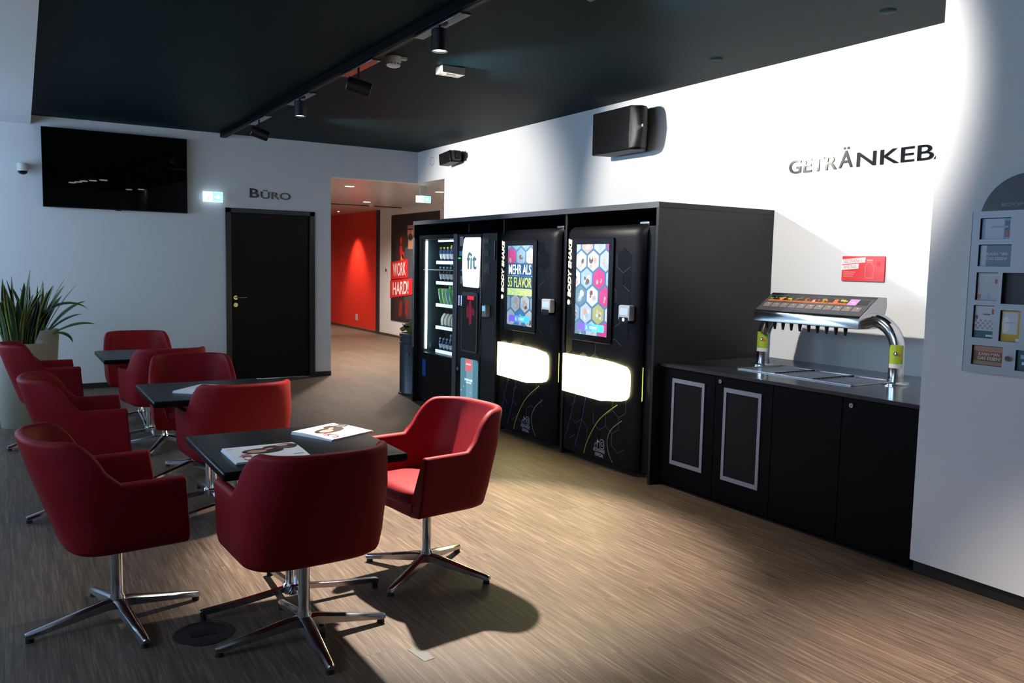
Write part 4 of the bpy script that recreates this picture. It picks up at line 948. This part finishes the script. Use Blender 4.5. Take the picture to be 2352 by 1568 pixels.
for s_ in slots:
    if s_[4] == 'empty': continue
    a0, a1, b0, b1 = -s_[0] + .003, -s_[1] - .003, s_[2] + .001, s_[3] - .003; k = s_[4]
    t = thing('postcard', ((RX + .02), -(a0 + a1) / 2, b0), CL[k], 'postcard', 'postcards in the wall rack')
    m = MB(); m.rect(F, a0, a1, b0, b1, -.024, -.012); m.build('card_stack', mat('card_edge', (.5, .5, .5), .5), t)
    m = MB(); w, h = a1 - a0, b1 - b0; D = -.0118; ms = [mm_(k, CM[k])]
    m.poly(F, [(a0, b0), (a1, b0), (a1, b1), (a0, b1)], D, 0)
    def q(u0, u1, v0, v1, i, dd=.0003): m.poly(F, [(a0 + u0 * w, b0 + v0 * h), (a0 + u1 * w, b0 + v0 * h), (a0 + u1 * w, b0 + v1 * h), (a0 + u0 * w, b0 + v1 * h)], D + dd, i)
    if k == 'sky': ms += [mm_('lav', (.50, .55, .66)), mm_('rust', (.40, .10, .08)), mm_('navy', (.08, .13, .2))]; q(.12, .75, .0, 1, 1); q(.78, .95, .1, .9, 3); q(.8, .92, .15, .4, 2, .0006); q(.3, .9, .55, .65, 0, .0007)
    if k == 'blue': ms += [mm_('lav', (.50, .55, .66)), cW]; q(0, .2, 0, 1, 1); text(m, F, 'KANN MAN', a0 + .22 * w, a0 + .86 * w, b0 + .52 * h, b0 + .66 * h, D + .0006, 2, off=.006); text(m, F, 'DAS ESSEN?', a0 + .22 * w, a0 + .86 * w, b0 + .3 * h, b0 + .44 * h, D + .0006, 2, off=.006)
    if k == 'white': ms += [mm_('rose', (.55, .22, .20)), mm_('lb', (.35, .48, .62)), mm_('rust', (.40, .10, .08))]; q(0, .2, .05, .22, 1); q(.5, .65, .05, .3, 2); q(.84, 1, .62, .78, 3); q(.15, .8, .5, .52, 2); q(.2, .7, .58, .6, 2)
    if k == 'check':
        ms += [mm_('ct', (.03, .13, .14)), mm_('cg', (.30, .33, .42)), mm_('rust', (.40, .10, .08)), cW]; q(0, 1, 0, .22, 1); q(.62, .95, .04, .1, 4, .0006)
        for a in range(8):
            for b in range(4):
                if (a + b) % 2: q(a / 8, (a + 1) / 8, .26 + b * .08, .33 + b * .08, 2)
        q(.85, .97, .75, .92, 3); q(.02, .16, .58, .7, 3); q(.4, .8, .72, .76, 1)
    if k == 'essen':
        ms += [mm_('bun', (.45, .24, .16)), mm_('salad', (.13, .12, .03)), cW]; q(0, 1, .72, 1, 1); q(0, 1, 0, .2, 1); q(0, 1, .2, .34, 2)
        text(m, F, 'KANN MAN', a0 + .18 * w, a0 + .88 * w, b0 + .5 * h, b0 + .67 * h, D + .0006, 3, off=.006); text(m, F, 'DAS ESSEN?', a0 + .16 * w, a0 + .93 * w, b0 + .28 * h, b0 + .45 * h, D + .0006, 3, off=.006)
    if k == 'yellow': ms += [mm_('lav2', (.62, .64, .70)), mm_('lb', (.35, .48, .62)), cW]; q(.04, .85, .24, .96, 1); m.poly(F, ell(a0 + .22 * w, b0 + .55 * h, .2 * w, .28 * h, 16), D + .0006, 3); q(.2, .7, .6, .63, 2, .0009); q(.8, 1, 0, .1, 3)
    if k == 'teal': ms += [mm_('lb', (.35, .48, .62)), cW]; q(.1, .3, .6, .8, 1); q(.15, .25, .3, .45, 2)
    m.build('card_print', ms, t, flat=True)

# ------------------------------------------------------------------ chairs
def chair_shell(t):
    w, f, b, yb0, n_se = .283, .203, .208, -.035, 3.5
    half = []
    N1, N2 = 9, 17
    for i in range(N1): half.append((w, f + (yb0 - f) * i / (N1 - 1), 0))
    for i in range(1, N2 + 1):
        a = PI / 2 * i / N2
        x = w * max(0, math.cos(a)) ** (2 / n_se); y = yb0 - (b + yb0) * math.sin(a) ** (2 / n_se)
        half.append((x, y, math.sin(a) ** 1.2))
    path = half + [(-x, y, q) for x, y, q in reversed(half[:-1])]
    def sstep(u): u = min(1, max(0, u)); return u * u * (3 - 2 * u)
    def outer(px, py, q, z):
        k = (z - .36) / .26
        if z < .46: s_ = .93 + .07 * sstep((z - .34) / .10)
        else: s_ = 1.0 + .035 * min(1, (z - .46) / .18)
        if z > .64: s_ -= .055 * (z - .64) / .19 * abs(px) / w
        x = px * s_
        y = py * (s_ if py < 0 else 1) - max(0, z - .37) * .30 * q
        if py > .1: y += .030 * (.62 - z) * (py - .1) / .15 / .26
        return Vector((x, y, z))
    rings = []
    for px, py, q in path:
        h = .645 + .175 * sstep((-.048 - py) / .115) ** .8 if py < -.048 else .645
        h -= .012 * max(0, abs(px) / w - .6) * q
        core = Vector((0, max(py, -.03), 0))
        col = []
        ob = outer(px, py, q, .40)
        for s_, z in ((0, .352), (.35, .353), (.70, .356), (.90, .364), (.965, .374), (.99, .388)):
            col.append(Vector((core.x + (ob.x - core.x) * s_, core.y + (ob.y - core.y) * s_, z)))
        th = .042
        for i in range(9): col.append(outer(px, py, q, .40 + (h - .02 - .40) * i / 8))
        top = outer(px, py, q, h - .02)
        dv = (Vector((core.x, core.y, 0)) - Vector((top.x, top.y, 0)))
        dv = dv.normalized() if dv.length > .01 else Vector((0, 1, 0))
        if py > yb0: dv = Vector((-1 if px > 0 else 1, 0, 0))
        for i in range(1, 7):
            a = PI * i / 7
            col.append(top + dv * (th / 2) * (1 - math.cos(a)) + Vector((0, 0, .02 * math.sin(a))))
        for i in range(7):
            z = h - .02 - (h - .02 - .42) * i / 6; oo = outer(px, py, q, z); col.append(Vector((oo.x, oo.y, z)) + dv * (th + .050 * (i / 6)))
        ib = col[-1]
        col.append(Vector((core.x + (ib.x - core.x) * .5, core.y + (ib.y - core.y) * .5, .415))); col.append(Vector((0, core.y, .415)))
        rings.append(col)
    m = MB(); M_ = len(rings[0]); vs = [p for c in rings for p in c]
    fs = [(i * M_ + j, i * M_ + j + 1, (i + 1) * M_ + j + 1, (i + 1) * M_ + j) for i in range(len(rings) - 1) for j in range(M_ - 1)]
    fs += [tuple(range(M_)), tuple(reversed(range((len(rings) - 1) * M_, len(rings) * M_)))]
    m.add(vs, fs)
    o = m.build('seat_shell', leather, t, smooth=45, weld=True, bevel=.010, seg=3)
    o.modifiers['bevel'].angle_limit = R(50)
    # cushion
    m = MB(); out = []
    for i in range(40):
        a = 2 * PI * i / 40; c_, s_ = math.cos(a), math.sin(a)
        out.append((.240 * abs(c_) ** .5 * (1 if c_ > 0 else -1), .018 + .212 * abs(s_) ** .5 * (1 if s_ > 0 else -1)))
    prof = [(.0, .405), (.96, .405), (1.0, .418), (1.01, .44), (.995, .458), (.95, .470), (.8, .478), (.5, .480), (0, .482)]
    vs = [(x * r_, .018 + (y - .018) * r_, z) for r_, z in prof for x, y in out]; n = 40
    m.add(vs, [(i * n + j, i * n + (j + 1) % n, (i + 1) * n + (j + 1) % n, (i + 1) * n + j) for i in range(len(prof) - 1) for j in range(n)])
    m.build('seat_cushion', leather, t, smooth=60, weld=True)
def chair_base(t, ang):
    MB().lathe((0, 0, 0), [(.0, .055), (.030, .06), (.034, .085), (.028, .105), (.0225, .118), (.0225, .36)], 28).build('column', chrome, t, smooth=40)
    MB().cyl((0, 0, .33), (0, 0, .356), .06, .08).build('swivel_plate', plastic, t, smooth=40)
    for k in range(4):
        a = ang + PI / 2 * k; u = Vector((math.cos(a), math.sin(a), 0)); v = Vector((-u.y, u.x, 0))
        sec = []
        for r_, zt_, zb, wd in ((.0, .100, .060, .030), (.05, .098, .058, .026), (.12, .083, .048, .023), (.22, .062, .034, .020), (.33, .040, .018, .017), (.342, .036, .020, .014)):
            c = u * r_
            sec.append([c + v * wd + Vector((0, 0, zb)), c + v * wd * .9 + Vector((0, 0, zt_ - .008)), c + v * wd * .35 + Vector((0, 0, zt_)), c - v * wd * .35 + Vector((0, 0, zt_)), c - v * wd * .9 + Vector((0, 0, zt_ - .008)), c - v * wd + Vector((0, 0, zb))])
        m = MB(); m.add([p for s_ in sec for p in s_], [(i * 6 + j, i * 6 + (j + 1) % 6, (i + 1) * 6 + (j + 1) % 6, (i + 1) * 6 + j) for i in range(5) for j in range(6)] + [tuple(range(6)), tuple(reversed(range(30, 36)))])
        lg = m.build('leg', leg_metal, t, smooth=40)
        MB().cyl(u * .325, u * .325 + Vector((0, 0, .024)), .016, .014, 14).build('foot_glide', rubber, lg, smooth=40)
def make_chair(ang):
    t = thing('swivel_armchair', (0, 0, 0), 'x', 'chair', 'red swivel armchairs around the black tables')
    chair_shell(t); chair_base(t, ang); return t
# (x, y, facing angle of the seat in degrees (0 = +y), base angle, label)
CH = [
    (.372, 3.69, -84, 11, 'red leather swivel armchair nearest on the left of the front table'),
    (.99, 3.15, 3, -1, 'red armchair with its back to the viewer, in front of the nearest table'),
    (1.73, 3.57, 98, 35, 'red armchair right of the front table, brightly lit, nearest the machines'),
    (.40, 5.42, -92, 20, 'dark red armchair left of the middle table'),
    (1.15, 4.96, 4, 5, 'red armchair between the front and middle tables, back lit orange'),
    (1.13, 6.05, 176, 25, 'red armchair behind the middle table, facing the viewer'),
    (1.08, 7.02, 8, 62, 'red armchair in front of the farthest table, mostly hidden by another'),
    (.30, 7.55, -88, 30, 'dark red armchair left of the farthest table beside the planter'),
    (1.06, 8.22, 180, 0, 'dark red armchair behind the farthest table by the back wall'),
]
proto = make_chair(0)
for i, (x, y, fa, ba, lab) in enumerate(CH):
    o = proto if i == 0 else dup(proto, (x, y, 0), 0)
    o.location = (x, y, 0); o.rotation_euler = (0, 0, R(fa)); o['label'] = lab
    ra = R(ba - fa)          # the base swivels independently of the seat
    for c in kids(o):
        if c.name.startswith('leg'): c.rotation_euler = (0, 0, ra)

# ------------------------------------------------------------------ tables
def make_table():
    t = thing('cafe_table', (0, 0, 0), 'x', 'table', 'square black café tables in a row')
    MB().box(-.375, .375, -.375, .375, .677, .712).build('tabletop', tabletop, t, bevel=.010, seg=3)
    MB().box(-.2, .2, -.03, .03, .665, .677).build('top_plate', plastic, t)
    for k in range(4):
        a = PI / 4 + PI / 2 * k; MB().cyl((.026 * math.cos(a), .026 * math.sin(a), .085), (.026 * math.cos(a), .026 * math.sin(a), .668), .0115, None, 16).build('column_tube', chrome, t, smooth=40)
    MB().lathe((0, 0, 0), [(.0, .055), (.042, .055), (.046, .065), (.046, .095), (.040, .102), (0, .102)], 28).build('hub', chrome, t, smooth=40)
    for k in range(4):
        a = PI / 2 * k; u = Vector((math.cos(a), math.sin(a), 0)); v = Vector((-u.y, u.x, 0)); sec = []
        for r_, z, h in ((.03, .088, .024), (.2, .066, .024), (.38, .050, .022), (.395, .046, .020)):
            c = u * r_; sec.append([c + v * .012 + Vector((0, 0, z - h)), c + v * .012 + Vector((0, 0, z)), c - v * .012 + Vector((0, 0, z)), c - v * .012 + Vector((0, 0, z - h))])
        m = MB(); m.add([p for s_ in sec for p in s_], [(i * 4 + j, i * 4 + (j + 1) % 4, (i + 1) * 4 + (j + 1) % 4, (i + 1) * 4 + j) for i in range(3) for j in range(4)] + [(0, 1, 2, 3), (15, 14, 13, 12)])
        lg = m.build('leg', leg_metal, t, bevel=.002)
        MB().cyl(u * .38, u * .38 + Vector((0, 0, .030)), .015, .013, 14).build('foot_glide', rubber, lg, smooth=40)
    return t
TB = [(1.055, 3.505, 'black square café table nearest the viewer, with two magazines'), (1.07, 5.25, 'middle black square café table with one magazine stack'), (1.03, 7.42, 'farthest black square café table, empty')]
tp = make_table()
for i, (x, y, lab) in enumerate(TB):
    o = tp if i == 0 else dup(tp, (x, y, 0), 0); o.location = (x, y, 0); o['label'] = lab

# magazines
def magazine(loc, ang, w, h, label, layers=2, style=0):
    """w along the long side; the cover picture lies on top"""
    t = thing('magazine', (loc[0], loc[1], .7125), label, 'magazine', 'magazines on the tables')
    ca, sa = math.cos(ang), math.sin(ang)
    F = Frame((loc[0], loc[1], .7125), (ca, sa, 0), (-sa, ca, 0))
    m = MB(); n = 10; TH = .0075 * layers
    def zt(u): return TH * (.55 + .45 * math.sin(PI * min(1, .25 + u * .85)))       # spine thick, fore edge thin
    for L in range(layers):
        off = .004 * L
        top, bot = [], []
        for i in range(n + 1):
            v = -h / 2 + h * i / n; z1 = zt(1 - i / n) * (L + 1) / layers; z0 = zt(1 - i / n) * L / layers
            top.append((v, z1 - .0006)); bot.append((v, z0))
        vs = []
        for u in (-w / 2 + off, w / 2 - off):
            vs += [F.p(u, v, z) for v, z in top] + [F.p(u, v, z) for v, z in bot]
        K = 2 * (n + 1); fs = []
        for i in range(n): fs += [(i, i + 1, K + i + 1, K + i), (n + 1 + i, K + n + 1 + i, K + n + 2 + i, n + 2 + i), (i, n + 1 + i, n + 2 + i, i + 1), (K + i, K + i + 1, K + n + 2 + i, K + n + 1 + i)]
        fs += [(0, K, K + n + 1, n + 1), (n, 2 * n + 1, K + 2 * n + 1, K + n)]
        m.add(vs, fs)
    pg = m.build('pages', paper, t, smooth=30)
    # printed cover follows the curved top
    def surf(pts, mi, lift):
        vs = [];
        for u, v in pts: vs.append(F.p(u, v, zt(1 - (v + h / 2) / h) + lift))
        m.add(vs, [tuple(range(len(pts)))], mi)
    m = MB(); s_ = 1 if style != 1 else 1
    def E(cu, cv, ru, rv, mi, lift, rot=0, n=18):
        # cut in strips across v so that it follows the curve
        P = ell(cu, cv, ru, rv, n, rot); v0 = min(p[1] for p in P); v1 = max(p[1] for p in P); k = 5
        for q in range(k):
            c = clip(P, -w / 2, w / 2, max(-h / 2, v0 + (v1 - v0) * q / k), min(h / 2, v0 + (v1 - v0) * (q + 1) / k))
            if len(c) > 2: surf(c, mi, lift)
    if style < 2:
        E(-.01, .01, .085, .042, 0, .0006); E(-.035, .005, .040, .022, 1, .0009); E(.05, .05, .05, .035, 0, .0007); E(.10, .06, .045, .045, 0, .0008); E(.085, .075, .026, .016, 2, .0011); E(.02, .03, .02, .010, 1, .001, .4)
        E(.09, .035, .03, .014, 4, .0012)
        P = ell(-w / 2 + .060, -h / 2 + .05, .022, .030, 18); P2 = ell(-w / 2 + .060, -h / 2 + .05, .015, .022, 18)
        for i in range(18):
            j = (i + 1) % 18
            if i in (8, 9): continue
            surf([P[i], P[j], P2[j], P2[i]], 3, .0009)
        surf([(-w / 2 + .03, -h / 2 + .082), (-w / 2 + .033, -h / 2 + .076), (-w / 2 + .085, -h / 2 + .082), (-w / 2 + .082, -h / 2 + .088)], 3, .001)
        surf([(-w / 2 + .042, -h / 2 + .10), (-w / 2 + .045, -h / 2 + .094), (-w / 2 + .082, -h / 2 + .100), (-w / 2 + .079, -h / 2 + .106)], 3, .001)
        for k in range(6): surf([(w / 2 - .06 + k * .007, -h / 2 + .045), (w / 2 - .055 + k * .007, -h / 2 + .045), (w / 2 - .055 + k * .007, -h / 2 + .052), (w / 2 - .06 + k * .007, -h / 2 + .052)], 4, .0008)
        for k in range(5): surf([(-w / 2 + .012 + k * .006, h / 2 - .05), (-w / 2 + .016 + k * .006, h / 2 - .05), (-w / 2 + .016 + k * .006, h / 2 - .045), (-w / 2 + .012 + k * .006, h / 2 - .045)], 3, .0008)
    else:
        E(.03, 0, .09, .06, 4, .0006, .3); E(.07, .04, .05, .03, 0, .0008, .2); E(-.05, -.03, .03, .02, 2, .0009, .4); E(.02, .05, .07, .012, 5, .001, .25); E(.08, -.04, .06, .02, 0, .0011, .1)
    m.build('cover_print', [hairm, skinm, skinl, redp, greyp, mat('print_blue_grey', (.25, .35, .5), .35)], pg, flat=True)
magazine((.902, 3.365, 0), R(0), .302, .255, 'white magazine with a red logo at the near left of the front table', 2, 0)
magazine((1.285, 3.655, 0), R(26), .27, .255, 'white magazine at the far side of the front table, turned at an angle', 2, 1)
magazine((1.03, 5.20, 0), R(48), .30, .24, 'grey-blue magazine on the middle table', 2, 2)

# ------------------------------------------------------------------ plants
def leaf_mat():
    m = mat('snake_leaf', (.02, .05, .02), .4); n = m.node_tree; b = n.nodes['Principled BSDF']
    at = n.nodes.new('ShaderNodeAttribute'); at.attribute_name = 'across'
    cr = n.nodes.new('ShaderNodeValToRGB'); e = cr.color_ramp.elements
    e[0].position = .0; e[0].color = (.015, .05, .022, 1); e[1].position = .80; e[1].color = (.03, .085, .03, 1)
    k = e.new(.86); k.color = (.30, .30, .06, 1)
    tc = n.nodes.new('ShaderNodeTexCoord'); ns = n.nodes.new('ShaderNodeTexNoise'); ns.inputs['Scale'].default_value = 60
    n.links.new(tc.outputs['Object'], ns.inputs['Vector'])
    mx = n.nodes.new('ShaderNodeMix'); mx.data_type = 'RGBA'; mx.blend_type = 'MULTIPLY'; mx.inputs[0].default_value = .5
    n.links.new(at.outputs['Fac'], cr.inputs[0]); n.links.new(cr.outputs[0], mx.inputs[6]); n.links.new(ns.outputs['Color'], mx.inputs[7]); n.links.new(mx.outputs[2], b.inputs['Base Color'])
    return m
leafm = leaf_mat()
def leaves(name, parent, specs):
    vs, fs, att = [], [], []
    for (bx, by, bz), az, L, wd, lean, droop, tw in specs:
        N = 14; p = Vector((bx, by, bz)); th = lean; u = Vector((math.cos(az), math.sin(az), 0)); base = len(vs)
        for i in range(N + 1):
            s_ = i / N; d = u * math.sin(th) + Vector((0, 0, math.cos(th)))
            side = (Vector((-u.y, u.x, 0)) * math.cos(tw * s_ + .3) + d.cross(Vector((-u.y, u.x, 0))) * math.sin(tw * s_ + .3)).normalized()
            nrm = d.cross(side).normalized(); wdt = wd * 1.35 * (.55 + .9 * s_ if s_ < .5 else 1.0 * (1 - ((s_ - .5) / .5) ** 2.2)) + .001
            for k, a in ((-1, 1), (-.55, .7), (0, 0), (.55, .7), (1, 1)):
                vs.append(p + side * wdt * k + nrm * (.35 * wdt * (k * k))); att.append(a)
            p = p + d * (L / N); th += droop / N * (.4 + 1.2 * s_)
        for i in range(N):
            for j in range(4): fs.append((base + i * 5 + j, base + i * 5 + j + 1, base + (i + 1) * 5 + j + 1, base + (i + 1) * 5 + j))
    m = MB(); m.v = vs; m.f = fs; m.m = [0] * len(fs)
    o = m.build(name, leafm, parent, smooth=80, flat=True)
    a = o.data.attributes.new('across', 'FLOAT', 'POINT')
    for i, x in enumerate(att): a.data[i].value = x
    sol = o.modifiers.new('thickness', 'SOLIDIFY'); sol.thickness = .003
    return o
def planter(cx, cy, r0, r1, h, label, specs):
    t = thing('potted_snake_plant', (cx, cy, 0), label, 'plant')
    MB().lathe((cx, cy, 0), [(r0, 0), (r0 + .004, .01), (r1, h - .01), (r1 - .004, h), (r1 - .022, h), (r1 - .03, h - .06), (0, h - .06)], 48).build('pot', potm, t, smooth=40)
    MB().lathe((cx, cy, h - .065), [(r1 - .03, 0), (r1 - .04, .012), (0, .018)], 32).build('soil', soil, t, smooth=60)
    leaves('foliage', t, specs)
rr = random.Random(21); sp = []
PX, PY = .12, 8.45
for i in range(30):
    a = rr.uniform(0, 2 * PI); q = rr.uniform(0, .13)
    sp.append(((PX + q * math.cos(a), PY + q * math.sin(a), .68), a, rr.uniform(.42, .64), rr.uniform(.016, .028), rr.uniform(.0, .28), rr.uniform(-.1, .5), rr.uniform(-1.2, 1.2)))
sp += [((PX + .04, PY, .68), 0.1, .70, .022, .08, .02, .3), ((PX - .1, PY, .68), PI, .72, .024, .18, .05, .3), ((PX + .08, PY - .02, .68), .0, .72, .02, .12, 2.4, .2), ((PX + .1, PY, .68), -.1, .62, .02, .35, .25, .5)]
planter(PX, PY, .155, .215, .74, 'tall pale planter with an upright snake plant at the left edge', sp)
sp = []; PX, PY = .29, 9.55
for i in range(16):
    a = rr.uniform(0, 2 * PI); q = rr.uniform(0, .10)
    sp.append(((PX + q * math.cos(a), PY + q * math.sin(a), .70), a, rr.uniform(.35, .58), rr.uniform(.013, .022), rr.uniform(.05, .4), rr.uniform(0, .6), rr.uniform(-1, 1)))
sp += [((PX + .07, PY - .05, .70), 0.0, .52, .020, .55, .75, .4), ((PX + .06, PY - .06, .70), -.2, .42, .017, .75, .7, .3), ((PX + .1, PY - .08, .70), -.3, .46, .021, 1.0, .85, .2), ((PX + .08, PY - .10, .70), -.5, .30, .018, 1.1, 2.0, .2), ((PX + .05, PY, .70), .1, .60, .006, .45, .3, 0), ((PX + .02, PY, .70), .1, .62, .006, .3, .3, 0)]
planter(PX, PY, .14, .20, .77, 'pale planter by the back wall with leaves spreading to the right', sp)

# ------------------------------------------------------------------ floor fittings
t = thing('floor_outlet', (.652, 3.385, 0), 'round black floor outlet cover beside the front chairs', 'floor outlet')
MB().lathe((.652, 3.385, 0), [(.118, 0), (.116, .004), (.104, .005), (.103, .003), (0, .003)], 48).build('cover', mat('outlet_black', (.008, .008, .009), .5), t, smooth=30)
MB().box(.60, .70, 3.36, 3.41, .003, .0045).build('flap', plastic, t)
F = Frame((1.338, 2.80, 0), (math.cos(R(8)), math.sin(R(8)), 0), (-math.sin(R(8)), math.cos(R(8)), 0))
m = MB(); m.rect(F, -.022, .022, -.06, .06, 0, .0015); m.build('floor_tape', mat('tape_grey', (.075, .08, .07), .4), None, label='small grey tape rectangle stuck on the wooden floor', category='tape')

for o in bpy.data.objects:
    if o.type in ('MESH', 'EMPTY') and o.get('label') == 'x': print('UNLABELLED', o.name)
